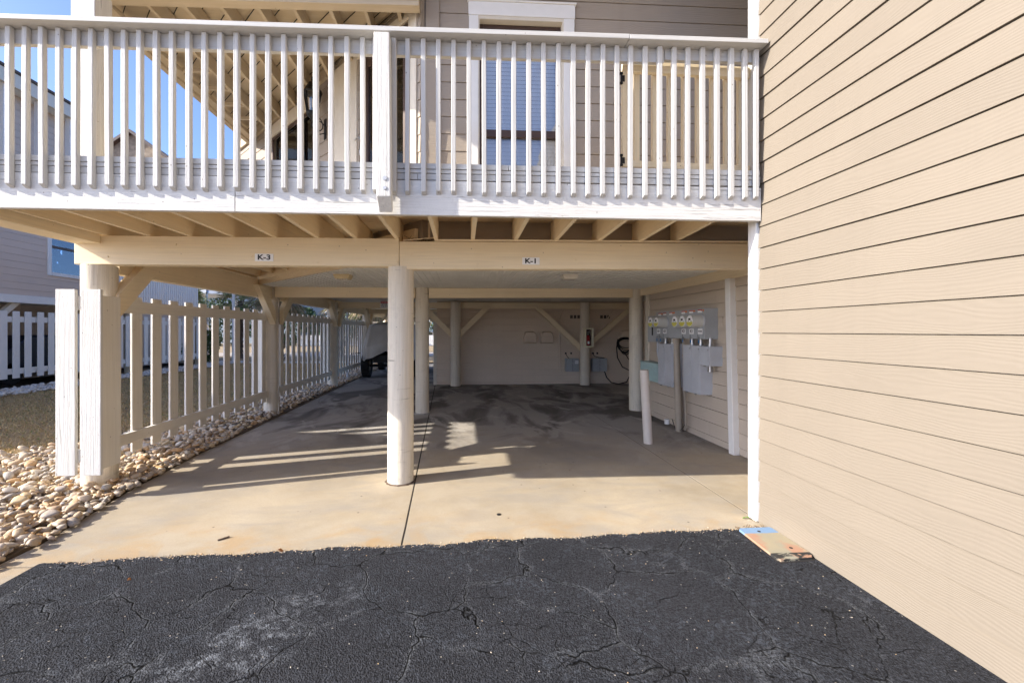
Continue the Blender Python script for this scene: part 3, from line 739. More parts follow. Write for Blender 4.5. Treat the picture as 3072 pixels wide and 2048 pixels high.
MB().box(.175, .225, 4.60, 4.64, 3.0, 4.985).box(1.045, 1.088, 4.60, 4.64, 3.0, 4.985).box(.225, 1.045, 4.60, 4.64, 4.93, 4.985).box(.225, 1.045, 4.59, 4.63, 3.74, 3.82).obj('frame', 'brown', win, bev=.003)
B(.225, 1.045, 4.622, 4.627, 3.0, 4.93).obj('pane', 'glass', win)
mb = MB(); z = 3.02
while z < 4.92:
    mb.add([(.23, 4.66, z), (1.04, 4.66, z), (1.04, 4.668, z+.047), (.23, 4.668, z+.047)], [(0,1,2,3)]); z += .045
mb.obj('blind', 'trim', win)
B(.1, 1.2, 4.72, 4.74, 2.9, 5.1).obj('wall', 'dark', H)

# upstairs 45-degree wall with picture window and door
DH = [(2.42, 3.92, 3.05, 4.86), (.19, 1.20, 2.84, 5.02)]
A0 = (-.45, 4.50); DD = (-d45, d45); NN = (-d45, -d45)
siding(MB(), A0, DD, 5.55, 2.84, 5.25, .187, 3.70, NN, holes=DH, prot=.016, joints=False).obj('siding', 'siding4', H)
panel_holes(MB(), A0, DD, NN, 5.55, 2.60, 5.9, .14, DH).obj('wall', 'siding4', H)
dbox(MB(), 2.30, 4.05, .012, .03, 4.87, 5.06).obj('header_trim', 'trimc', H, bev=.003)
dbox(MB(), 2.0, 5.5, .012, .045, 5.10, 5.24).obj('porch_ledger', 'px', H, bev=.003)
pw = dbox(dbox(dbox(dbox(MB(), 2.42, 2.46, .0, .025, 3.05, 4.86), 2.81, 2.87, .0, .025, 3.05, 4.86), 3.88, 3.92, 0, .025, 3.05, 4.86), 2.46, 3.88, 0, .022, 4.82, 4.86)
pw = pw.obj('window', 'brown', H)
dbox(MB(), 2.44, 3.9, -.03, .005, 3.05, 4.84).obj('pane', 'glass', pw)
mb = MB(); s_ = 2.46
while s_ < 3.86:
    dbox(mb, s_, s_+.075, -.10+.01*random.random(), .004, 3.06, 4.8); s_ += .088
mb.obj('vertical_blind', plain('olive_blind', (.16, .15, .10), .8), pw)
dbox(MB(), 2.3, 4.0, -.4, .02, 2.9, 5.0).obj('wall', 'dark', H)
dr = dbox(dbox(dbox(MB(), .05, .185, .0, .035, 2.84, 5.12), 1.24, 1.80, .0, .035, 2.84, 5.12), .185, 1.24, 0, .035, 5.03, 5.12)
dr = dr.obj('door', 'trimc', H, bev=.003)
mb = MB(); dbox(mb, .20, .31, -.04, .05, 2.85, 5.01); dbox(mb, 1.03, 1.19, -.04, .05, 2.85, 5.01); dbox(mb, .31, 1.03, -.04, .05, 4.86, 5.01); dbox(mb, .31, 1.03, -.04, .05, 2.85, 3.15)
leaf = mb.obj('door_leaf', 'brown', dr, bev=.003)
dbox(MB(), .31, 1.03, -.02, .006, 3.15, 4.86).obj('pane', 'glass', dr)
dbox(MB(), .2, 1.2, -.5, .02, 2.85, 5.0).obj('curtain', plain('pale_curtain', (.22, .19, .14), .8), dr)
def DP(s, o, z): return (A0[0]+DD[0]*s+NN[0]*o, A0[1]+DD[1]*s+NN[1]*o, z)
mb = MB().cyl(DP(1.11, .01, 3.98), DP(1.11, .07, 3.98), .018, .012, 10); mb.tube([DP(1.11, .07, 3.99), DP(1.17, .075, 4.0), DP(1.22, .07, 3.985)], .010, 8)
mb.beam(DP(1.11, .015, 3.72), DP(1.11, .015, 4.06), .05, .014, up=NN+(0,)); mb.tube([DP(1.11, .02, 3.9), DP(1.11, .06, 3.86), DP(1.11, .06, 3.78), DP(1.11, .02, 3.74)], .008, 8)
mb.obj('door_handle', 'metal', dr)
# side wall of upper storey and roof
siding(MB(), (-4.37, 8.47), (0, 1), 12.2, 2.58, 5.9, .187, 3.732, (-1, 0), prot=.011).obj('siding', 'siding', H)
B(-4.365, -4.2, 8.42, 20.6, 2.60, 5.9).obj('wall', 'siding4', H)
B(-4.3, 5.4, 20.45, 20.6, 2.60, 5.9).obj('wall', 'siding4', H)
# porch ceiling: header, rim, joists, boards
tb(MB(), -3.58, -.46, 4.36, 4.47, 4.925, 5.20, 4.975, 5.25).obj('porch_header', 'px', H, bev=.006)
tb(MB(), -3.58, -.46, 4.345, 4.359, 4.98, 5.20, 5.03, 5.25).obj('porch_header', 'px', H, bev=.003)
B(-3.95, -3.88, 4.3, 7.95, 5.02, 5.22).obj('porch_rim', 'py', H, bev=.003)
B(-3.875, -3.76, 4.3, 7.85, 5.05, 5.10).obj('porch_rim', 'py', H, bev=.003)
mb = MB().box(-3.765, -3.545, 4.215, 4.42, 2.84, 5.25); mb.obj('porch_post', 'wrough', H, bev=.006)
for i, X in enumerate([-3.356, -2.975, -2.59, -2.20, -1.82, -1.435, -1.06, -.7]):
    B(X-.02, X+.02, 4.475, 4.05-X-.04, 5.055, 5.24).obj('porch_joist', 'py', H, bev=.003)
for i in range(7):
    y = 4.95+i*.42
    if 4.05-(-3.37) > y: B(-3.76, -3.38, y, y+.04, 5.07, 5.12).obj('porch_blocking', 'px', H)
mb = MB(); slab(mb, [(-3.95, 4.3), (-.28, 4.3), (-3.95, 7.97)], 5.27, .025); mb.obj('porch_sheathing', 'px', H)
mb = MB(); c = 0.55
while c < 4.0:   # open seams of the diagonal sheathing boards
    a_, b_ = (-3.94, c+3.94), (c-4.32, 4.32)
    if a_[1] > b_[1]: mb.beam((*a_, 5.243), (*b_, 5.243), .008, .006)
    c += .2775
mb.obj('sheathing_seams', 'dark', H)
B(-3.97, -.2, 4.28, 8.4, 5.28, 5.33).obj('porch_roof', 'roof', H)
B(-3.95, 8.9, 3.30, 21, 5.92, 6.05).obj('roof', 'roof', H)
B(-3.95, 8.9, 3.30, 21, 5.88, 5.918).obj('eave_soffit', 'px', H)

# ================================================================== FENCES
def fence_bay(k, y0, y1, label):
    F = thing('picket_fence', (-3.73, (y0+y1)/2, 0), label, 'fence', 'picket fence panels along the carport side')
    B(-3.735, -3.695, y0, y1-.04, 1.795, 1.93).obj('rail', 'fencey', F, bev=.004)
    B(-3.735, -3.695, y0, y1-.04, .35, .47).obj('rail', 'fencey', F, bev=.004)
    y = y0+.02
    while y < y1-.12:
        z0 = .24+random.uniform(-.02, .02); j = random.uniform(-.006, .006)
        mb = MB().hexa([(-3.762,y,z0),(-3.738,y,z0),(-3.738,y+.15,z0),(-3.762,y+.15,z0),(-3.762,y+j,1.985),(-3.738,y+j,1.985),(-3.738,y+j+.15,1.985),(-3.762,y+j+.15,1.985)])
        mb.obj('picket', 'fence', F, bev=.003); y += .304
    return F
f1 = fence_bay(0, 4.606, 8.14, 'nearest cream picket fence panel, between the corner pole and the second pole by the stones')
f2 = fence_bay(1, 8.42, 12.0, 'second cream picket fence panel along the carport, just beyond the second left pole')
f3 = fence_bay(2, 12.3, 16.05, 'third picket fence panel beside the covered vehicle')
f4 = fence_bay(3, 16.35, 20.2, 'farthest picket fence panel, beyond the covered vehicle')
for F, Y in ((f1, 8.02), (f2, 11.9), (f3, 15.95), (f4, 20.1)):
    B(-3.955, -3.775, Y, Y+.025, .33, 1.95).obj('end_board', 'fence', F, bev=.003)
RF = thing('fence_return', (-3.6, 4.12, 0), 'short fence return of two rough white boards before the corner pole', 'fence')
for a, b in ((-3.797, -3.622), (-3.573, -3.394)):
    MB().box(a, b, 4.098, 4.128, .246, 1.988).obj('picket', 'wrough', RF, bev=.004)
B(-3.79, -3.50, 4.13, 4.17, 1.795, 1.93).obj('rail', 'fencey', RF, bev=.003)
B(-3.79, -3.50, 4.13, 4.17, .36, .48).obj('rail', 'fencey', RF, bev=.003)
B(-3.53, -3.498, 4.25, 4.46, .256, 1.942).obj('side_board', 'fence', RF, bev=.004)
B(-3.56, -3.532, 4.13, 4.42, 1.795, 1.94).obj('rail', 'fencey', RF, bev=.003)
B(-3.56, -3.532, 4.13, 4.42, .36, .48).obj('rail', 'fencey', RF, bev=.003)

# ---- balcony gate leaning behind the rail
G = thing('balcony_gate', (1.9, 3.42, 2.87), 'cream slatted gate standing behind the right end of the balcony railing', 'gate')
tb(MB(), 1.325, 2.425, 3.40, 3.44, 3.762, 3.852, 3.738, 3.83).obj('rail', 'cx', G, bev=.003)
tb(MB(), 1.325, 2.425, 3.40, 3.44, 2.966, 3.022, 2.945, 2.998).obj('rail', 'cx', G, bev=.003)
B(1.325, 1.362, 3.40, 3.44, 3.023, 3.760).obj('stile', 'cz', G, bev=.003)
for x in (1.445, 1.60, 1.735, 1.862, 1.985, 2.112, 2.235, 2.355): B(x, x+.044, 3.444, 3.48, 2.96, 3.80).obj('slat', 'cz', G, bev=.003)
for z in (3.02, 3.70):
    MB().cyl((1.31, 3.395, z-.05), (1.31, 3.395, z+.04), .006, n=8).cyl((1.31, 3.395, z+.03), (1.31, 3.395, z+.042), .015, n=8).cyl((1.31, 3.395, z-.05), (1.31, 3.395, z-.038), .015, n=8).box(1.31, 1.34, 3.393, 3.399, z-.03, z+.02).obj('hinge', 'iron', G)

# ================================================================== WALL LANTERN
def lantern():
    c = DP(2.08, .20, 0); x, y = c[0], c[1]
    L = thing('wall_lantern', (x, y, 4.45), 'black ornate carriage lantern on a scroll bracket beside the upstairs door', 'lantern')
    mb = MB().lathe((x, y, 0), [(.0, 4.995), (.055, 4.985), (.075, 4.95), (.13, 4.86), (.135, 4.84), (.0, 4.84)], 6); mb.lathe((x, y, 0), [(.0, 5.09), (.012, 5.06), (.018, 5.03), (.008, 5.01), (.014, 4.99)], 8)
    mb.obj('lamp_hood', 'iron', L)
    mb = MB()
    for k in range(6):
        a = k*math.pi/3; mb.tube([(x+.115*math.cos(a), y+.115*math.sin(a), 4.84), (x+.075*math.cos(a), y+.075*math.sin(a), 4.58)], .007, 5)
    mb.lathe((x, y, 0), [(.0, 4.585), (.085, 4.585), (.09, 4.57), (.05, 4.52), (.015, 4.48), (.01, 4.45), (.0, 4.43)], 6); mb.obj('lamp_cage', 'iron', L)
    MB().lathe((x, y, 0), [(.108, 4.838), (.07, 4.588)], 6).obj('lamp_glass', 'glass', L)
    mb = MB(); pts = []
    for i in range(26):
        t = i/25*2.6*math.pi; r = .02+.017*t; pts.append(DP(2.08, .155-r*math.cos(t)*.8, 4.44+r*math.sin(t)*.8))
    mb.tube(pts, .007, 6)
    mb.tube([DP(2.08, .2, 4.47), DP(2.08, .15, 4.50), DP(2.08, .08, 4.50), DP(2.08, .02, 4.46)], .008, 6)
    mb.tube([DP(2.08, .2, 4.44), DP(2.08, .17, 4.36), DP(2.08, .1, 4.32), DP(2.08, .03, 4.36)], .007, 6)
    dbox(mb, 2.05, 2.11, .012, .012, 4.28, 4.56); mb.obj('bracket', 'iron', L)
lantern()

# ================================================================== SIGNS
def sign(word, xc, zc, w_, h_, y, label):
    S = thing('unit_sign', (xc, y, zc), label, 'sign', 'unit number signs on the front beam')
    B(xc-w_/2, xc+w_/2, y-.004, y, zc-h_/2, zc+h_/2).obj('plate', 'plaque', S, bev=.0015)
    text('lettering', word, .072, (xc, y-.0048, zc-.001), (R(90), 0, 0), 'ink', S, bold=.0022, sx=1.25)
sign('K-3', -2.03, 2.348, .184, .076, 4.374, 'small white sign reading K-3 on the left front beam')
sign('K-1', .714, 2.336, .184, .076, 4.374, 'small white sign reading K-1 on the right front beam')
S = thing('parking_sign', (-2.27, 12.23, 2.36), 'red and white no parking beyond this point sign on the third beam', 'sign')
B(-2.40, -2.12, 12.228, 12.238, 2.265, 2.46).obj('plate', 'plaque', S)
B(-2.39, -2.13, 12.225, 12.2285, 2.395, 2.452).obj('red_band', 'red', S)
text('lettering', 'NO PARKING', .042, (-2.26, 12.2235, 2.423), (R(90), 0, 0), 'plaque', S, bold=.0006, sx=.9)
text('lettering', 'BEYOND', .055, (-2.26, 12.2265, 2.363), (R(90), 0, 0), 'ink', S, bold=.001)
text('lettering', 'THIS POINT', .055, (-2.26, 12.2265, 2.305), (R(90), 0, 0), 'ink', S, bold=.001, sx=.85)

# ================================================================== CEILING LIGHTS
lensm = plain('aged_lens', (.62, .50, .30), .4); lensm2 = plain('milky_lens', (.66, .62, .55), .4)
for (x, y, m_, lab) in ((-1.74, 6.15, lensm, 'yellowed square ceiling light in the left carport bay'), (1.54, 6.0, lensm2, 'white square ceiling light in the right carport bay')):
    T = thing('ceiling_light', (x, y, 2.43), lab, 'light', 'carport ceiling lights')
    B(x-.155, x+.155, y-.13, y+.13, 2.412, 2.4235).obj('base_plate', 'trim', T, bev=.002)
    mb = MB().hexa([(x-.095,y-.09,2.345),(x+.095,y-.09,2.345),(x+.095,y+.09,2.345),(x-.095,y+.09,2.345),(x-.12,y-.11,2.411),(x+.12,y-.11,2.411),(x+.12,y+.11,2.411),(x-.12,y+.11,2.411)])
    mb.obj('lens', m_, T, bev=.012)
    if x < 0:
        mb = MB()
        for i in range(5): mb.lathe((x-.07+i*.035, y-.085, 2.326), [(0, 0), (.008, .004), (.009, .012), (.004, .02)], 8)
        mb.obj('lens_studs', 'trim', T)

# ================================================================== METERS
P = thing('meter_panel', (3.43, 6.4, 1.45), 'grey electric meter panel with five round meters on the side wall', 'meter panel')
mb = MB().box(3.335, 3.535, 5.60, 5.645, 1.482, 1.915).box(3.330, 3.535, 5.645, 6.63, 1.482, 1.915).box(3.335, 3.535, 6.632, 7.05, 1.482, 1.922).box(3.338, 3.535, 7.052, 7.385, 1.405, 1.862)
mb.obj('cabinet', 'grey', P, bev=.004)
mb = MB()
for y in (5.75, 5.95, 6.17, 6.78, 6.92): mb.box(3.3275, 3.3305, y-.002, y+.002, 1.49, 1.64)
mb.obj('cover_seams', 'black', P)
B(3.325, 3.333, 7.16, 7.20, 1.52, 1.66).obj('handle', 'black', P, bev=.003)
for i, (y, z) in enumerate(((5.66, 1.737), (5.865, 1.737), (6.08, 1.738), (6.68, 1.742), (6.885, 1.744))):
    m = MB().cyl((3.33, y, z), (3.312, y, z), .094, .094, 36); m = m.obj('meter', 'grey2', P)
    MB().cyl((3.314, y, z), (3.16, y, z), .086, .083, 36).obj('meter_cover', 'meter', m, bev=.008)
    MB().cyl((3.161, y, z), (3.1575, y, z), .078, .077, 36, smooth=False).obj('meter_face', 'plaque', m)
    B(3.1562, 3.1585, y-.04, y+.04, z+.004, z+.046).obj('display', 'plaque', m)
    B(3.1545, 3.158, y-.026, y+.026, z+.012, z+.038).obj('display', 'ink', m)
    mb = MB(); pts = [(3.1555, y+.077*math.cos(a), z-.012+.060*math.sin(a)) for a in np.linspace(math.pi, 2*math.pi, 16)]
    mb.add(pts, [tuple(range(15, -1, -1))]); mb.obj('label', 'yellow', m)
    mb = MB()
    for q in (-.05, -.03, .02, .035): mb.box(3.1548, 3.1575, y+q-.004, y+q+.004, z-.004, z+.003)
    mb.obj('buttons', 'ink', m)
for word, y, s_ in (('HOUSE', 5.69, .030), ('K1', 5.91, .062), ('K2', 6.13, .062), ('K3', 6.72, .062), ('K4', 6.94, .062)):
    B(3.3265, 3.3295, y-.058, y+.058, 1.552, 1.632).obj('label', 'plaque', P)
    text('lettering', word, s_, (3.3255, y, 1.592), (R(90), 0, R(-90)), 'ink', P, bold=.0012 if s_ > .04 else .0005, sx=.95)
mb = MB(); m2 = MB(); m3 = MB()
for y in (5.70, 5.92, 6.14, 6.52, 6.72, 6.90): m2.box(3.3262, 3.3295, y-.05, y+.05, 1.855, 1.885); m3.box(3.3258, 3.3298, y-.05, y+.05, 1.886, 1.898)
for y in (5.625, 5.665, 5.84, 5.87, 6.06, 6.085, 6.42, 6.45, 6.48, 6.82, 6.84): mb.cyl((3.33, y-.012, 1.885), (3.3262, y-.012, 1.885), .013, n=12)
m2.obj('sticker', 'plaque', P); m3.obj('sticker', 'red', P); mb.obj('sticker', 'orange', P)
for y in (5.72, 5.93, 6.15, 6.62, 6.86, 6.99):
    mb = MB(); mb.box(3.315, 3.335, y-.014, y+.014, 1.478, 1.515); mb.tube([(3.325, y, 1.482), (3.32, y-.012, 1.462), (3.325, y-.02, 1.482)], .003, 5); mb.obj('lock', 'metal', P)
    if y not in (6.62,): B(3.314, 3.322, y-.018, y-.002, 1.425, 1.47).obj('lock_tag', plain('blue_tag', (.05, .22, .5), .4), P)
# breaker boxes below, each its own
def bbox(y0, y1, z0, z1, lab, extra=None):
    Q = thing('breaker_box', (3.44, (y0+y1)/2, z0), lab, 'breaker box', 'grey breaker boxes under the meter panel')
    B(3.352, 3.535, y0, y1, z0, z1).obj('cabinet', 'grey2', Q, bev=.003)
    B(3.346, 3.352, y0+.006, y1-.006, z0+.006, z1-.012).obj('door', 'grey2', Q, bev=.002)
    MB().cyl((3.346, y0+.03, z1-.05), (3.338, y0+.03, z1-.05), .010, n=10).box(3.34, 3.352, (y0+y1)/2-.02, (y0+y1)/2+.02, z0-.012, z0+.004).obj('latch', 'metal', Q)
    mb = MB()
    for y in ((y0+y1)/2,): mb.cyl((3.43, y, z1-.01), (3.43, y, z1+.11), .028, n=16).cyl((3.43, y, z1), (3.43, y, z1+.03), .036, n=16)
    mb.obj('conduit_nipple', 'metal', Q)
bbox(6.775, 7.0, .688, 1.385, 'grey breaker box farthest left under the meter panel, behind the slim bollard')
bbox(6.53, 6.771, .69, 1.388, 'grey breaker box just left of the fat vertical conduit')
bbox(5.958, 6.185, .69, 1.388, 'grey breaker box just right of the fat vertical conduit')
bbox(5.73, 5.954, .69, 1.388, 'long grey breaker box between its twin and the short box')
bbox(5.50, 5.727, 1.115, 1.386, 'short grey breaker box at the right end under the meter panel')
mb = MB().cyl((3.42, 5.60, 1.12), (3.42, 5.60, 1.03), .028, n=14).cyl((3.42, 5.60, 1.085), (3.42, 5.60, 1.07), .036, n=14).cyl((3.42, 5.60, 1.05), (3.42, 5.60, 1.035), .036, n=14)
tag(mb.obj('conduit_fitting', 'metal'), 'short galvanised pipe fitting hanging under the short breaker box', 'pipe fitting')
mb = MB().cyl((3.43, 6.46, .0), (3.43, 6.55, 1.482), .050, n=24).cyl((3.43, 6.545, 1.40), (3.43, 6.55, 1.482), .056, n=24)
tag(mb.obj('conduit', 'conduit'), 'fat tan vertical conduit running from the meter panel to the slab', 'conduit')
mb = MB().tube([(3.45, 6.365, 1.482), (3.45, 6.29, .14), (3.45, 6.31, .09), (3.47, 6.36, .05)], .016, 10)
for z in (1.2, .95, .6, .35): mb.cyl((3.45, 6.29+.056*z, z), (3.45, 6.29+.056*(z+.03), z+.03), .020, n=10)
tag(mb.obj('conduit', 'conduit'), 'thin tan conduit right beside the fat one', 'conduit')
mb = MB().tube([(3.40, 6.62, .16), (3.40, 6.52, .03), (3.42, 6.42, .02), (3.44, 6.36, .07), (3.46, 6.35, .13)], .006, 6)
tag(mb.obj('ground_cable', 'black'), 'loop of thin black cable at the foot of the fat conduit', 'cable')
mb = MB().tube([(3.40, 7.12, 1.41), (3.40, 7.13, 1.25), (3.40, 7.08, 1.12), (3.42, 6.99, 1.06)], .018, 10)
tag(mb.obj('flexible_conduit', 'grey2'), 'curved pale grey conduit left of the breaker boxes', 'conduit')
T = thing('plastic_housing', (3.4, 7.4, .7), 'ribbed pale green plastic box fixed low behind the bollard', 'utility box')
mb = MB().box(3.36, 3.52, 7.03, 7.735, .70, 1.02)
for i in range(24): mb.box(3.352, 3.361, 7.045+i*.029, 7.058+i*.029, .71, 1.01)
mb.obj('box', 'teal', T, bev=.002); B(3.345, 3.525, 7.02, 7.74, 1.02, 1.032).obj('lid', 'teal', T)
B(3.53, 3.54, 5.36, 5.36, 0, 0)
for y0, lab in ((5.49, 'painted-over outlet cover nearer the meters'), (5.36, 'painted-over outlet cover nearer the white column')):
    B(3.522, 3.538, y0, y0+.085, 1.665, 1.79).box(3.518, 3.524, y0+.02, y0+.065, 1.72, 1.725)
    mb = MB().box(3.524, 3.54, y0, y0+.085, 1.665, 1.79).box(3.519, 3.524, y0+.03, y0+.055, 1.70, 1.755)
    tag(mb.obj('outlet_cover', 'siding2', bev=.003), lab, 'outlet', 'outlet covers on the side wall')
tag(MB().cyl((3.50, 6.99, .0), (3.50, 6.99, .085), .042, n=20).obj('pipe_stub', 'trim'), 'short white capped pipe stub at the foot of the side wall', 'pipe')
mb = MB().cyl((2.63, 5.80, 0), (2.565, 5.79, 1.045), .062, .060, 32)
b_ = mb.obj('bollard', 'pvc', bev=.004); tag(b_, 'slim cream bollard leaning slightly on the slab in front of the meters', 'bollard')

# ================================================================== BACK WALL THINGS
for x0, lab in ((1.79, 'left painted hose hanger hood on the back wall'), (2.295, 'right painted hose hanger hood on the back wall')):
    mb = MB(); pr = [(x0, 1.23), (x0+.40, 1.23), (x0+.41, 1.42), (x0+.37, 1.55), (x0+.30, 1.585), (x0+.10, 1.585), (x0+.03, 1.55), (x0-.01, 1.42)]
    q = [(x, 12.40, z) for x, z in pr]+[(lerp(x, x0+.2, .12), 12.26, lerp(z, 1.4, .12)) for x, z in pr]; n = 8
    mb.add(q, [tuple(range(n, 2*n))]+[(i, (i+1)%n, (i+1)%n+n, i+n) for i in range(n)])
    T = mb.obj('hose_hanger', 'backwall', bev=.02); tag(T, lab, 'hose hanger', 'hose hangers on the back wall')
    MB().box(x0+.04, x0+.36, 12.245, 12.262, 1.40, 1.415).cyl((x0+.2, 12.262, 1.32), (x0+.2, 12.235, 1.32), .03, n=12).obj('grip', 'backwall', T)
for x0, x1, lab, lb in ((3.05, 3.43, 'grey power box left of the extinguisher pole, with a small K-1 label', 1), (3.84, 4.28, 'grey power box right of the extinguisher pole', 0)):
    T = thing('power_box', ((x0+x1)/2, 12.3, .39), lab, 'power box', 'grey power boxes on the back wall')
    B(x0, x1, 12.20, 12.41, .39, .775).obj('cabinet', 'grey', T, bev=.004)
    MB().box((x0+x1)/2-.003, (x0+x1)/2+.003, 12.196, 12.201, .40, .77).obj('seam', 'black', T)
    B(x0+.17, x0+.25, 12.188, 12.20, .625, .65).obj('latch', 'metal', T); B(x0+.20, x0+.27, 12.188, 12.20, .52, .54).obj('latch', 'metal', T)
    if lb:
        B(x0+.26, x0+.36, 12.195, 12.199, .625, .71).obj('label', 'plaque', T); text('lettering', 'K-1', .05, (x0+.31, 12.194, .667), (R(90), 0, 0), 'ink', T, bold=.001)
for x0, lab in ((3.015, 'outlet cover farthest left above the left power box'), (3.18, 'outlet cover nearest the extinguisher pole above the left power box'), (3.845, 'outlet cover right of the extinguisher pole with a black plug'), (3.98, 'outlet cover farthest right above the right power box')):
    T = MB().box(x0, x0+.115, 12.385, 12.41, .87, 1.0).obj('outlet_cover', 'backwall', bev=.004); tag(T, lab, 'outlet', 'outlets on the back wall')
    B(x0+.035, x0+.08, 12.36, 12.385, .90, .95).obj('socket', 'black', T)
mb = MB().tube([(3.07, 12.36, .92), (3.09, 12.33, .86), (3.13, 12.30, .80), (3.15, 12.28, .775)], .009, 6); tag(mb.obj('loose_wire', 'black'), 'short black cord dropping to the left power box', 'cord')
mb = MB().tube([(3.90, 12.36, .92), (3.93, 12.33, .84), (4.05, 12.28, .80), (4.22, 12.25, .785)], .011, 6); tag(mb.obj('loose_wire', 'black'), 'black cord lying on the right power box', 'cord')
for x0, lab in ((3.18, 'painted slotted wall vent left of the extinguisher pole'), (4.10, 'painted slotted wall vent right of the extinguisher pole')):
    T = MB().box(x0, x0+.36, 12.385, 12.41, 1.94, 2.10).obj('wall_vent', 'backwall', bev=.003); tag(T, lab, 'vent', 'wall vents on the back wall')
    mb = MB()
    for q in (.03, .14, .25): mb.box(x0+q, x0+q+.08, 12.378, 12.386, 1.97, 2.07)
    mb.obj('louvre', plain('vent_recess', (.10, .085, .07), .8), T)
mb = MB().tube([(2.91, 12.38, .385), (2.88, 12.38, 1.95), (2.90, 12.37, 2.0), (3.05, 12.35, 2.42)], .022, 10); tag(mb.obj('conduit', 'backwall'), 'thin painted conduit running up the back wall beside the left power box', 'conduit')
mb = MB().tube([(4.35, 12.37, 1.95), (4.62, 12.36, 2.42)], .018, 8); tag(mb.obj('conduit', 'backwall'), 'slanting painted conduit at the top of the back wall', 'conduit')
X = thing('extinguisher_cabinet', (3.615, 11.9, 1.4), 'cream open-fronted fire extinguisher cabinet on the back right pole', 'extinguisher cabinet')
mb = MB().box(3.485, 3.525, 11.78, 11.955, 1.125, 1.68).box(3.705, 3.745, 11.78, 11.955, 1.125, 1.68).box(3.525, 3.705, 11.78, 11.955, 1.125, 1.165).box(3.525, 3.705, 11.78, 11.955, 1.64, 1.68)
mb.obj('frame', plain('cream_plastic', (.88, .84, .64), .4), X, bev=.008); B(3.525, 3.705, 11.945, 11.955, 1.17, 1.64).obj('back_panel', 'brown', X)
Xe = thing('fire_extinguisher', (3.60, 11.87, 1.18), 'red fire extinguisher standing in the cream cabinet', 'fire extinguisher')
MB().lathe((3.60, 11.875, 1.18), [(0, 0), (.05, .0), (.052, .02), (.052, .22), (.04, .27), (.02, .29), (0, .29)], 20).obj('cylinder', 'redlac', Xe)
MB().box(3.59, 3.61, 11.865, 11.885, 1.46, 1.52).beam((3.57, 11.87, 1.55), (3.66, 11.87, 1.585), .02, .015).beam((3.58, 11.87, 1.52), (3.66, 11.87, 1.53), .02, .012).obj('handle', 'metal', Xe)
mb = MB().tube([(3.63, 11.87, 1.51), (3.67, 11.85, 1.46), (3.67, 11.84, 1.36), (3.655, 11.84, 1.26)], .011, 8); mb.obj('hose', 'black', Xe)
B(3.575, 3.625, 11.815, 11.825, 1.22, 1.30).obj('label', 'plaque', Xe)
Q = thing('hose_reel', (4.87, 12.3, 1.4), 'black coiled cable hanging from a painted hood at the right of the back wall', 'cable reel')
mb = MB(); pr = [(4.69, 1.28), (5.10, 1.28), (5.11, 1.47), (5.06, 1.59), (4.98, 1.62), (4.82, 1.62), (4.74, 1.59), (4.68, 1.47)]
q = [(x, 12.40, z) for x, z in pr]+[(lerp(x, 4.89, .12), 12.25, lerp(z, 1.45, .12)) for x, z in pr]; n = 8
mb.add(q, [tuple(range(n, 2*n))]+[(i, (i+1)%n, (i+1)%n+n, i+n) for i in range(n)]); mb.obj('hood', 'backwall', Q, bev=.02)
mb = MB()
for k in range(7):
    cx, cz, rx, rz = 4.86+random.uniform(-.03, .03), 1.26+random.uniform(-.03, .03), .22+random.uniform(-.02, .04), .20+.035*k*.8+random.uniform(-.02, .02)
    pts = [(cx+rx*math.cos(a), 12.20+.012*k, cz+(rz if math.sin(a) < 0 else .12)*math.sin(a)) for a in np.linspace(0, 2*math.pi, 28)]
    mb.tube(pts, .013, 6)
mb.tube([(4.62, 12.24, 1.35), (4.575, 12.22, 1.1), (4.60, 12.22, .8), (4.75, 12.22, .52), (4.95, 12.22, .42), (5.02, 12.22, .40)], .016, 7)
mb.tube([(5.02, 12.22, 1.2), (5.03, 12.2, .7), (5.0, 12.18, .35), (4.85, 12.14, .08), (4.6, 12.12, .02), (4.38, 12.14, .07), (4.26, 12.2, .22), (4.22, 12.25, .39)], .017, 7)
mb.tube([(4.78, 12.22, 1.0), (4.9, 12.2, .8), (5.05, 12.2, .6)], .013, 6)
mb.obj('cable', 'black', Q)
tag(MB().tube([(-3.535, 8.12, 2.23), (-3.50, 8.12, 2.19), (-3.50, 8.12, .02)], .014, 10).obj('downpipe', 'conduit'), 'slim tan pipe running down the right side of the second left pole', 'pipe')
tag(MB().cyl((-3.80, 13.9, 0), (-3.80, 13.9, 2.43), .028, n=12).obj('drain_pipe', 'grey2'), 'slim grey pipe standing in the stones by the third fence panel', 'pipe')

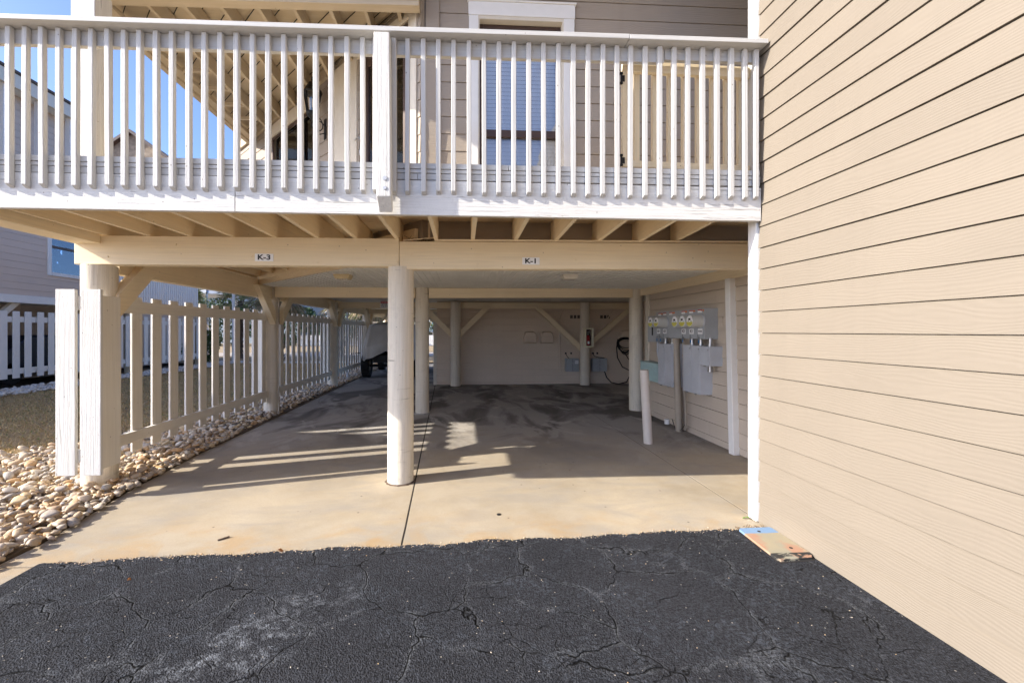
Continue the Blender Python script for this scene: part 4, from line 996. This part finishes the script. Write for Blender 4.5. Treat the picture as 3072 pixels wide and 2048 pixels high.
# ---- utility cover plate let into the asphalt against the wing
U = thing('utility_cover', (2.3, 2.95, 0), 'worn flat utility cover with a blue end, in the asphalt against the wing', 'utility cover')
pt = [(2.175, 3.175), (2.195, 3.195), (2.44, 3.20), (2.45, 3.18), (2.448, 2.80), (2.41, 2.755), (2.17, 2.735), (2.155, 2.76)]
def covm():
    s = NT('cover_plate_paint'); v = s.tc; sep = s.n('SeparateXYZ'); s.l(v, sep.inputs[0])
    n = s.noise(v, 7, 5, .6); y = s.math('ADD', sep.outputs[1], s.math('MULTIPLY', n, .02))
    c = s.mix(s.ramp(s.noise(v, 5, 5), [(.35, 0), (.7, 1)]), (.34, .285, .19), (.27, .255, .2))
    c = s.mix(s.math('MULTIPLY', s.ramp(s.noise(s.map((1, 1, 1), (.3, .1, 0)), 4.0, 4), [(.5, 0), (.6, 1)]), .7), c, (.40, .19, .12))
    c = s.mix(s.math('GREATER_THAN', y, 3.115), c, (.17, .27, .42))
    blk = s.math('MULTIPLY', s.math('LESS_THAN', y, 2.83), s.ramp(s.noise(s.map((1, 2, 1)), 9, 6, .7, 1), [(.44, 0), (.5, 1)]))
    c = s.mix(blk, c, (.03, .03, .03)); return s.out(c, .6, s.bump(s.noise(v, 90, 4), .3, .003))
mb = MB(); slab(mb, [(x, y) for x, y in pt][::-1], .036, .06); mb.obj('lid', covm(), U, bev=.004)
for (x, y) in ((2.305, 3.13), (2.36, 2.88)):
    MB().cyl((x, y, .0355), (x, y, .0375), .012, n=12).obj('lift_hole', 'dark', U)
rim = MB(); cx, cy = 2.31, 2.965
q = [(x, y) for x, y in pt]; big = [(cx+(x-cx)*1.08, cy+(y-cy)*1.06) for x, y in pt]
rim.add([(x, y, .0205) for x, y in q]+[(x, y, .0175) for x, y in big], [(i, i+8, (i+1)%8+8, (i+1)%8) for i in range(8)]); rim.obj('frame_gap', 'dark', U)

# ---- small litter
def leaf(x, y, z, s, rz, label, mat='leafo'):
    mb = MB(); n = 9; pts = []
    for i in range(n):
        t = i/(n-1); w_ = math.sin(t*math.pi)*.35*s
        pts.append((t*s-s/2, w_, .012*math.sin(t*5)+.006)); 
    for i in range(n-2, 0, -1):
        t = i/(n-1); pts.append((t*s-s/2, -math.sin(t*math.pi)*.33*s, .014+.01*math.cos(t*4)))
    ca, sa = math.cos(rz), math.sin(rz)
    mb.add([(x+a*ca-b*sa, y+a*sa+b*ca, z+c) for a, b, c in pts], [tuple(range(len(pts)))]); tag(mb.obj('fallen_leaf', mat), label, 'leaf', 'fallen leaves')
leaf(-1.32, 3.10, .0, .055, .3, 'small orange leaf on the concrete edge left of the slab joint')
tag(MB().beam((-1.87, 3.285, .006), (-1.81, 3.335, .008), .012, .008).obj('bark_chip', 'bark'), 'dark sliver of bark on the sunny slab near the asphalt edge', 'bark chip')
tag(MB().lathe((.31, 3.62, .001), [(0, .006), (.016, .005), (.021, 0)], 12).obj('tar_spot', 'black'), 'small round black tar blob on the sunny slab before the right bay', 'tar spot')
leaf(2.475, 2.72, .02, .06, 1.2, 'rust coloured leaf lodged at the near end of the utility cover')
leaf(-2.12, 2.78, .01, .035, .8, 'tiny brown leaf on the asphalt at the left')
leaf(2.40, 3.42, .005, .05, 2.2, 'dull green leaf on the concrete beside the white corner board', 'weed')
def weedtuft(x, y, n, s, lab):
    mb = MB()
    for i in range(n):
        a = random.uniform(0, 6.28); l = s*random.uniform(.5, 1)
        bx, by = x+random.gauss(0, s*.4), y+random.gauss(0, s*.2)
        mb.add([(bx-.002, by, .0), (bx+.002, by, .0), (bx+l*math.cos(a)*.6, by+l*math.sin(a)*.6, l*.7)], [(0,1,2)])
    tag(mb.obj('weed', 'weed'), lab, 'weed', 'weeds in the paving cracks')
weedtuft(.60, 3.17, 22, .02, 'tiny green weed in the seam between asphalt and concrete')
weedtuft(-3.55, 3.55, 20, .05, 'small green weed among the near river stones')
mb = MB()
for i in range(26):
    x, y = random.uniform(2.2, 2.46), random.gauss(3.24, .025); a = random.uniform(0, 6.28)
    mb.tube([(x, y, .012), (x+.03*math.cos(a), y+.03*math.sin(a), .016)], .002, 3)
tag(mb.obj('twig_litter', 'nest'), kind='stuff')

# ================================================================== COVERED VEHICLE
V = thing('covered_vehicle', (-2.55, 14.2, 0), 'off-road vehicle under a loose grey cloth cover in the left bay', 'vehicle')
nu, nv = 96, 60; vs = []
def cover_pt(u, v):
    # u around the body (0..1 clockwise from rear-left), v from hem to roof centre
    cx, cy, hx, hy = -2.55, 16.15, .93, 2.1
    a = u*2*math.pi; k = .28
    c, s = math.cos(a), math.sin(a)
    ex = abs(c)**k*(1 if c > 0 else -1); ey = abs(s)**k*(1 if s > 0 else -1)
    t = v
    hem = .60+.36*math.exp(-((ex*hx)/.45)**2)*(ey < -.5)+.03*math.sin(a*9)
    if t < .72:
        q = t/.72; z = hem+(1.80-hem)*q; inset = 1-.17*max(0, q-.35)/.65-.02*q
        fold = .035*math.sin(ex*9+q*3)*(1-q)+.02*math.sin(a*23+q*2)*(1-q)
        inset += fold
    else:
        q = (t-.72)/.28; z = 1.80+.15*math.sin(q*math.pi/2); inset = (.81)*(1-q**1.2)+.0
    y = cy+ey*hy*inset; x = cx+ex*hx*inset
    if ey < -.8: y -= .22*math.exp(-((x-cx)/.32)**2-((z-1.15)/.22)**2)   # spare wheel bulge
    return (x, y, z)
for j in range(nv+1):
    for i in range(nu): vs.append(cover_pt(i/nu, j/nv))
fs = [(j*nu+i, j*nu+(i+1)%nu, (j+1)*nu+(i+1)%nu, (j+1)*nu+i) for j in range(nv) for i in range(nu)]
MB().add(vs, fs, True).obj('cloth_cover', 'cover', V)
for x in (-3.36, -1.76):
    for y in (14.75, 17.5):
        Wh = MB().lathe((0, 0, 0), [(.22, -.12), (.36, -.13), (.39, -.09), (.39, .09), (.36, .13), (.22, .12)], 32)
        Wh.v = [(x+p[2], y+p[0], .39+p[1]) for p in Wh.v]
        for k in range(28):
            a = k*2*math.pi/28; Wh.beam((x-.12, y+.385*math.cos(a), .39+.385*math.sin(a)), (x+.12, y+.385*math.cos(a+.08), .39+.385*math.sin(a+.08)), .04, .03, up=(0, math.cos(a), math.sin(a)))
        wo_ = Wh.obj('wheel', 'rubber', V)
        MB().cyl((x-.10, y, .39), (x+.10, y, .39), .22, n=20).obj('rim', 'iron', wo_)
MB().box(-3.1, -2.0, 14.5, 18.1, .5, .75).cyl((-3.3, 14.75, .39), (-1.8, 14.75, .39), .05, n=12).lathe((-2.55, 14.75, .39), [(0, -.12), (.13, -.06), (.13, .06), (0, .12)], 14).obj('chassis', 'black', V)
MB().box(-3.35, -1.75, 14.22, 14.36, .62, .78).obj('rear_bumper', 'black', V, bev=.01)
B(-2.56, -2.36, 14.20, 14.23, .33, .62).obj('hitch_flap', plain('muddy_flap', (.16, .12, .08), .8), V)
MB().beam((-3.75, 14.15, .83), (-3.45, 14.15, .86), .03, .03).obj('tail_lamp_arm', 'black', V)

# ================================================================== NEIGHBOUR HOUSE (left)
N = thing('neighbour_house', (-12.1, 8, 0), 'taupe lap-sided stilt house across the lawn at the left, in shade', 'house')
NW = [(8.62, 9.85, 3.32, 4.75)]
siding(MB(), (-12.1, 4.3), (0, 1), 10.3, 2.58, 8.2, .187, 3.1, (1, 0), holes=NW, prot=.012, joints=False).obj('siding', 'siding3', N)
panel_holes(MB(), (-12.1, 4.3), (0, 1), (1, 0), 10.3, 2.55, 8.2, .2, NW).obj('wall', 'siding3', N)
B(-22, -12.3, 4.3, 14.55, 2.60, 8.2).obj('wall', 'siding3', N)
B(-12.12, -12.04, 4.2, 19.4, 2.36, 2.575).obj('rim_board', 'trim', N, bev=.004)
B(-22, -12.12, 4.3, 19.3, 2.45, 2.58).obj('floor_deck', 'soffit', N)
nw = MB().box(-12.10, -12.06, 12.80, 12.92, 3.22, 4.87).box(-12.10, -12.06, 14.15, 14.27, 3.22, 4.87).box(-12.10, -12.06, 12.92, 14.15, 4.75, 4.87).box(-12.10, -12.05, 12.92, 14.15, 3.22, 3.32).obj('window', 'trim', N, bev=.004)
MB().box(-12.16, -12.11, 12.92, 14.15, 4.05, 4.12).box(-12.16, -12.11, 12.92, 12.97, 3.32, 4.75).box(-12.16, -12.11, 14.10, 14.15, 3.32, 4.75).obj('frame', 'brown', nw)
B(-12.15, -12.145, 12.97, 14.10, 3.32, 4.75).obj('pane', 'glass', nw); B(-12.5, -12.45, 12.6, 14.4, 3.2, 4.9).obj('wall', 'dark', N)
for y in (4.5, 8.1, 11.3, 16.0, 20.0):
    MB().cyl((-12.25, y, -.1), (-12.25, y, 2.45), .14, n=20).obj('post', 'pole', N)
    MB().cyl((-16.1, y, -.1), (-16.1, y, 2.45), .14, n=16).obj('post', 'pole', N)
for y, s in ((11.3, -1), (11.3, 1), (8.1, 1), (16, -1)): MB().beam((-12.2, y+s*.1, 1.75), (-12.2, y+s*.8, 2.42), .11, .14).obj('brace', 'trimc', N)
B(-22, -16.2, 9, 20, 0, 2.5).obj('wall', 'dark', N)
MB().hexa([(-13.6,3.12,4.9),(-12.0,3.12,4.9),(-12.0,4.32,4.9),(-13.6,4.32,4.9),(-13.6,3.12,6.7),(-12.0,3.12,6.7),(-12.0,4.32,5.2),(-13.6,4.32,5.2)]).obj('sun_blocker', 'siding3', N)  # unseen block added to keep sun streaks off part of the slab
# upper porch columns, eave and shed roof
for y in (9.9, 11.3, 12.2, 13.1, 14.4): B(-11.86, -11.72, y, y+.14, 4.95, 7.95).obj('column', 'trim', N)
B(-11.70, -11.62, 3.25, 14.1, 7.92, 8.28).obj('eave_fascia', 'trimc', N, bev=.004)
B(-12.1, -11.71, 3.25, 14.1, 7.96, 8.02).obj('eave_soffit', 'soffit', N)
MB().hexa([(-22,3.2,9.4),(-11.58,3.2,8.29),(-11.58,14.2,8.29),(-22,14.2,9.4),(-22,3.2,9.5),(-11.58,3.2,8.36),(-11.58,14.2,8.36),(-22,14.2,9.5)]).obj('roof', 'roof', N)
# its balcony
B(-22, -14.6, 14.6, 22.3, 0, 6.5).obj('rear_wing', 'siding3', N)
nr = B(-11.86, -11.80, 15.0, 19.2, 3.72, 3.82); nr.box(-11.86, -11.80, 15.0, 19.2, 2.86, 2.95).box(-12.0, -11.84, 15.0, 19.2, 2.62, 2.80)
nr = nr.obj('railing', 'trim', N)
y = 15.0
while y < 19.2: B(-11.80, -11.765, y, y+.055, 2.62, 3.86).obj('baluster', 'farwhite', nr); y += .118
NF = None
for (y0, y1, lab) in ((8.3, 12.28, 'white picket fence panel at the far left edge, under the neighbouring house'), (12.3, 15.8, 'white picket fence panel under the neighbouring house, just left of the corner pole'), (16.2, 19.9, 'white picket fence panel at the far end of the neighbouring house')):
    F = thing('picket_fence', (-11.9, (y0+y1)/2, 0), lab, 'fence', 'white picket fence panels of the neighbouring house')
    B(-11.94, -11.90, y0, y1, 1.83, 1.98).obj('rail', 'trim', F); B(-11.94, -11.90, y0, y1, .45, .60).obj('rail', 'trim', F)
    y = y0+.02
    while y < y1-.1: B(-11.895, -11.87, y, y+.17, .34, 2.12).obj('picket', 'trim', F, bev=.003); y += .305
# dark parked car under the neighbour house
K = thing('parked_car', (-14.2, 14, 0), 'dark car parked under the neighbouring house, glimpsed between white pickets', 'car')
prof = [(-2.2, .35), (-2.25, .75), (-2.1, 1.0), (-1.5, 1.05), (-.9, 1.45), (.6, 1.47), (1.3, 1.05), (2.1, .95), (2.25, .7), (2.2, .35)]
q = [(-15.1, 14.5+a, b) for a, b in prof]+[(-13.35, 14.5+a, b) for a, b in prof]; n = len(prof)
MB().add(q, [tuple(range(n)), tuple(range(2*n-1, n-1, -1))]+[(i, i+n, (i+1)%n+n, (i+1)%n) for i in range(n)]).obj('body', plain('dark_blue_paint', (.01, .012, .03), .25), K, bev=.06)
for x in (-15.0, -13.45):
    for y in (13.1, 15.9): MB().cyl((x-.1, y, .32), (x+.1, y, .32), .32, n=24).obj('wheel', 'rubber', K)
B(-13.98, -13.62, 12.235, 12.245, .56, .70).obj('licence_plate', 'plaque', K)
text('lettering', '1231', .11, (-13.8, 12.232, .63), (R(90), 0, 0), 'ink', K, bold=.002)

# ================================================================== FAR BACKGROUND
def fan_palm(x, y, h, r, nfr, label, dry=.3, trunk_r=.16):
    P_ = thing('palm_tree', (x, y, 0), label, 'palm tree', 'cabbage palms beyond the lawn')
    mb = MB(); k = 9
    for i in range(k):
        z0, z1 = h*i/k, h*(i+1)/k
        mb.cyl((x, y, z0), (x, y, z1+.02), trunk_r*1.08, trunk_r*.9, 12)
        for j in range(9):
            a = random.uniform(0, 6.28); z = random.uniform(z0, z1)
            mb.beam((x+trunk_r*math.cos(a), y+trunk_r*math.sin(a), z), (x+(trunk_r+.10)*math.cos(a), y+(trunk_r+.10)*math.sin(a), z+.14), .06, .03)
    mb.obj('trunk', 'bark', P_)
    g_, d_ = MB(), MB()
    for i in range(nfr):
        az = random.uniform(0, 6.28); el = random.uniform(-.9, 1.35); L = r*random.uniform(.75, 1.05)
        isd = el < -.35 or random.random() < dry*.4; mb = d_ if isd else g_
        dr_ = Vector((math.cos(az)*math.cos(el), math.sin(az)*math.cos(el), math.sin(el)))
        c = Vector((x, y, h)); e = c+dr_*L*.5; e.z -= .05*L
        mb.beam(c, e, .02, .015)
        side = dr_.cross(Vector((0,0,1))); side = side.normalized() if side.length > .01 else Vector((1,0,0)); upv = side.cross(dr_).normalized()
        m_ = 22
        for j in range(m_):
            a = (j/(m_-1)-.5)*3.6; l = L*.62*(1-.12*abs(a)); dj = (dr_*math.cos(a)+side*math.sin(a)+upv*random.uniform(-.12, .2)).normalized()
            tip = e+dj*l; tip.z -= l*random.uniform(.15, .45); mid = e+dj*l*.55+Vector((0, 0, -.02))
            pr_ = dj.cross(upv).normalized()*.028
            mb.add([e, mid-pr_, mid+pr_, tip], [(0,1,2), (1,3,2)])
    g_.obj('crown', 'palm', P_); d_.obj('dry_fronds', 'palmdry', P_)
fan_palm(-16.6, 26.0, 3.2, 1.75, 46, 'green cabbage palm seen above the near fence, left of its twin')
fan_palm(-12.9, 24.9, 3.3, 1.6, 42, 'cabbage palm seen above the near fence, right of its twin', trunk_r=.13)
fan_palm(-9.2, 21.5, 3.4, 1.8, 46, 'shaggy dry palm beyond the second post', dry=1.0)
fan_palm(-7.3, 25.5, 3.6, 2.0, 46, 'palm seen over the second fence panel, left of its neighbour')
fan_palm(-5.2, 24.2, 3.4, 1.9, 46, 'palm seen over the second fence panel, right of its neighbour')
fan_palm(-4.3, 31, 3.6, 2.2, 40, 'yellowish palm seen over the third fence panel', dry=.8)
fan_palm(-1.3, 34, 3.8, 2.4, 40, 'far palm behind the covered vehicle')
def shrub(x, y, rx, rz, n, label, mat='bush', s=.09):
    S_ = thing('shrub', (x, y, 0), label, 'shrub'); mb = MB()
    for i in range(n):
        d = Vector((random.gauss(0, 1), random.gauss(0, 1), random.gauss(0, 1))).normalized()*random.uniform(.55, 1.0)**.5
        lump = 1+.22*math.sin(d.x*7+x)*math.cos(d.z*6+y)
        c = Vector((x+d.x*rx*lump, y+d.y*rx*lump, rz*.95+d.z*rz*.95*lump)); a = Vector((random.gauss(0, 1), random.gauss(0, 1), random.gauss(0, 1))).normalized(); b = a.orthogonal().normalized(); k = s*random.uniform(.6, 1.2)
        mb.add([c-a*k, c+b*k*.45, c+a*k, c-b*k*.45], [(0,1,2,3)])
    mb.obj('crown', mat, S_)
    tb_ = MB()
    for i in range(6): a = i; tb_.tube([(x, y, 0), (x+.5*rx*math.cos(a), y+.5*rx*math.sin(a), rz*1.2)], .02, 5)
    tb_.obj('stem', 'bark', S_)
shrub(-12.5, 20.6, .75, .85, 2600, 'dark rounded shrub at the near end of the white stones, behind the near fence', s=.07)
shrub(-12.3, 45.5, 2.86, 1.95, 3500, 'large dark shrub across the road, between the first and second poles', s=.16)
shrub(-8.7, 46.5, 3.38, 2.30, 3800, 'large dark shrub across the road behind the second fence panel', s=.17)
shrub(-18.6, 46.5, 3.90, 2.30, 3800, 'wide dark shrub across the road behind the palms', s=.18)
shrub(-3.3, 47.5, 3.38, 2.64, 3800, 'tall green shrub across the road behind the covered vehicle', s=.18)
shrub(-.6, 17.6, .5, .75, 1800, 'small shrub by the back corner of the storage wall', s=.06)
shrub(-26.9, 46.5, 4.16, 2.64, 3000, 'broad shrub across the road at the far left', s=.2)
shrub(3.3, 47.5, 3.90, 2.99, 3000, 'shrub across the road hidden mostly by the back wall', s=.2)
Wl = thing('white_fence', (-8, 44, 0), 'low white board fence across the road', 'fence')
mb = MB(); x = -17
while x < 4: mb.box(x, x+.14, 44, 44.03, .05, 1.15); x += .16
mb.obj('boards', 'trim', Wl); B(-17, 4, 44.03, 44.08, .9, 1.0).obj('rail', 'trim', Wl)
def far_house(x0, x1, y, z1, zr_, label, mat, wins):
    Fh = thing('far_house', ((x0+x1)/2, y, 0), label, 'house')
    B(x0, x1, y, y+9, 0, z1).obj('wall', mat, Fh)
    xm = (x0+x1)/2
    MB().add([(x0-.5,y-.6,z1),(x1+.5,y-.6,z1),(x1+.5,y+9.6,z1),(x0-.5,y+9.6,z1),(x0+2,y+4.5,zr_),(x1-2,y+4.5,zr_)], [(0,1,5,4),(1,2,5),(2,3,4,5),(3,0,4),(3,2,1,0)]).obj('roof', 'roof', Fh)
    for (a, b, c, d) in wins:
        wf = B(a, b, y-.06, y, c, d).obj('window', 'trim', Fh); B(a+.1, b-.1, y-.08, y-.055, c+.1, d-.1).obj('pane', 'brown', wf)
far_house(-34, -20.5, 54, 6.0, 9.0, 'grey-blue house far beyond the palms', plain('grey_blue_wall', (.30, .36, .42), .8), [(-30.5, -29, 3.6, 5.2), (-26, -24.6, 3.6, 5.2)])
far_house(-15.5, -5.5, 56, 5.4, 8.0, 'cream house across the road behind the shrubs', plain('cream_wall', (.55, .5, .42), .8), [(-13, -11.6, 1.5, 3), (-9, -7.5, 1.5, 3)])
far_house(-3.0, 7, 55, 5.5, 8.5, 'pale house across the road behind the covered vehicle', plain('pale_wall', (.6, .6, .62), .8), [(-1.9, -.8, 2.2, 4.0), (0, 1.1, 2.2, 4)])
# gazebo with ribbed pavilion roof
Gz = thing('gazebo', (-17.5, 28.5, 0), 'gazebo with a ribbed pale pyramid roof, peeking above the palms', 'gazebo')
c = (-17.2, 29.0)
mb = MB(); ring = [(c[0]+2.1*math.cos(a), c[1]+2.1*math.sin(a), 3.95) for a in np.linspace(0, 2*math.pi, 13)[:-1]]
mb.add(ring+[(c[0], c[1], 4.75)], [(i, (i+1)%12, 12) for i in range(12)]+[tuple(range(11, -1, -1))]); mb.obj('roof', plain('pale_metal_roof', (.5, .52, .55), .5), Gz)
mb = MB()
for i in range(12): mb.tube([ring[i], (c[0], c[1], 4.77)], .035, 5)
mb.obj('roof_ribs', 'iron', Gz)
for i in range(0, 12, 2): MB().cyl((ring[i][0]*.96+c[0]*.04, ring[i][1]*.96+c[1]*.04, 0), (ring[i][0]*.96+c[0]*.04, ring[i][1]*.96+c[1]*.04, 3.95), .08, n=10).obj('column', 'trim', Gz)
# shingled gable seen through the left balusters
Rf = thing('distant_house', (-17, 22.4, 0), 'distant shingled gable roof seen through the left balusters beside the porch post', 'house')
ax, ay, az = -17.0, 22.4, 11.75
MB().add([(ax, ay, az), (ax+2.8, ay, az-2.0), (ax-4.2, ay, az-3.0), (ax, ay+2.2, az), (ax+2.8, ay+2.2, az-2.0), (ax-4.2, ay+2.2, az-3.0)], [(0,2,1), (3,4,5), (0,1,4,3), (2,0,3,5), (1,2,5,4)]).obj('roof', plain('weathered_shingle', (.34, .27, .2), .9, var=.35, scale=6), Rf)
MB().beam((ax, ay-.1, az+.05), (ax+2.8, ay-.1, az-1.95), .3, .14).beam((ax, ay-.1, az+.05), (ax-4.2, ay-.1, az-2.95), .3, .14).obj('rake_board', 'brown', Rf)
B(ax-3.6, ax+1.9, ay+.3, ay+2.0, 0, az-2.9).obj('wall', 'siding3', Rf)
# white downspout elbow and gutter box between first and second pole (far building part)
mb = MB().tube([(-9.05, 19.3, 4.2), (-9.05, 19.3, 3.5), (-8.98, 19.3, 3.2), (-8.75, 19.3, 2.95), (-8.72, 19.3, 2.3), (-8.72, 19.3, .05)], .085, 4)
tag(mb.obj('downspout', 'trim'), 'white downspout with an elbow standing beyond the near fence, left of the second pole', 'downspout')
mb = MB().cyl((-11.15, 20.9, 0), (-11.15, 20.9, 6), .07, n=10); tag(mb.obj('flag_pole', 'farwhite'), 'slim white pole rising between the two cabbage palms', 'pole')

for o in bpy.data.objects:
    if 'base' in o: del o['base']
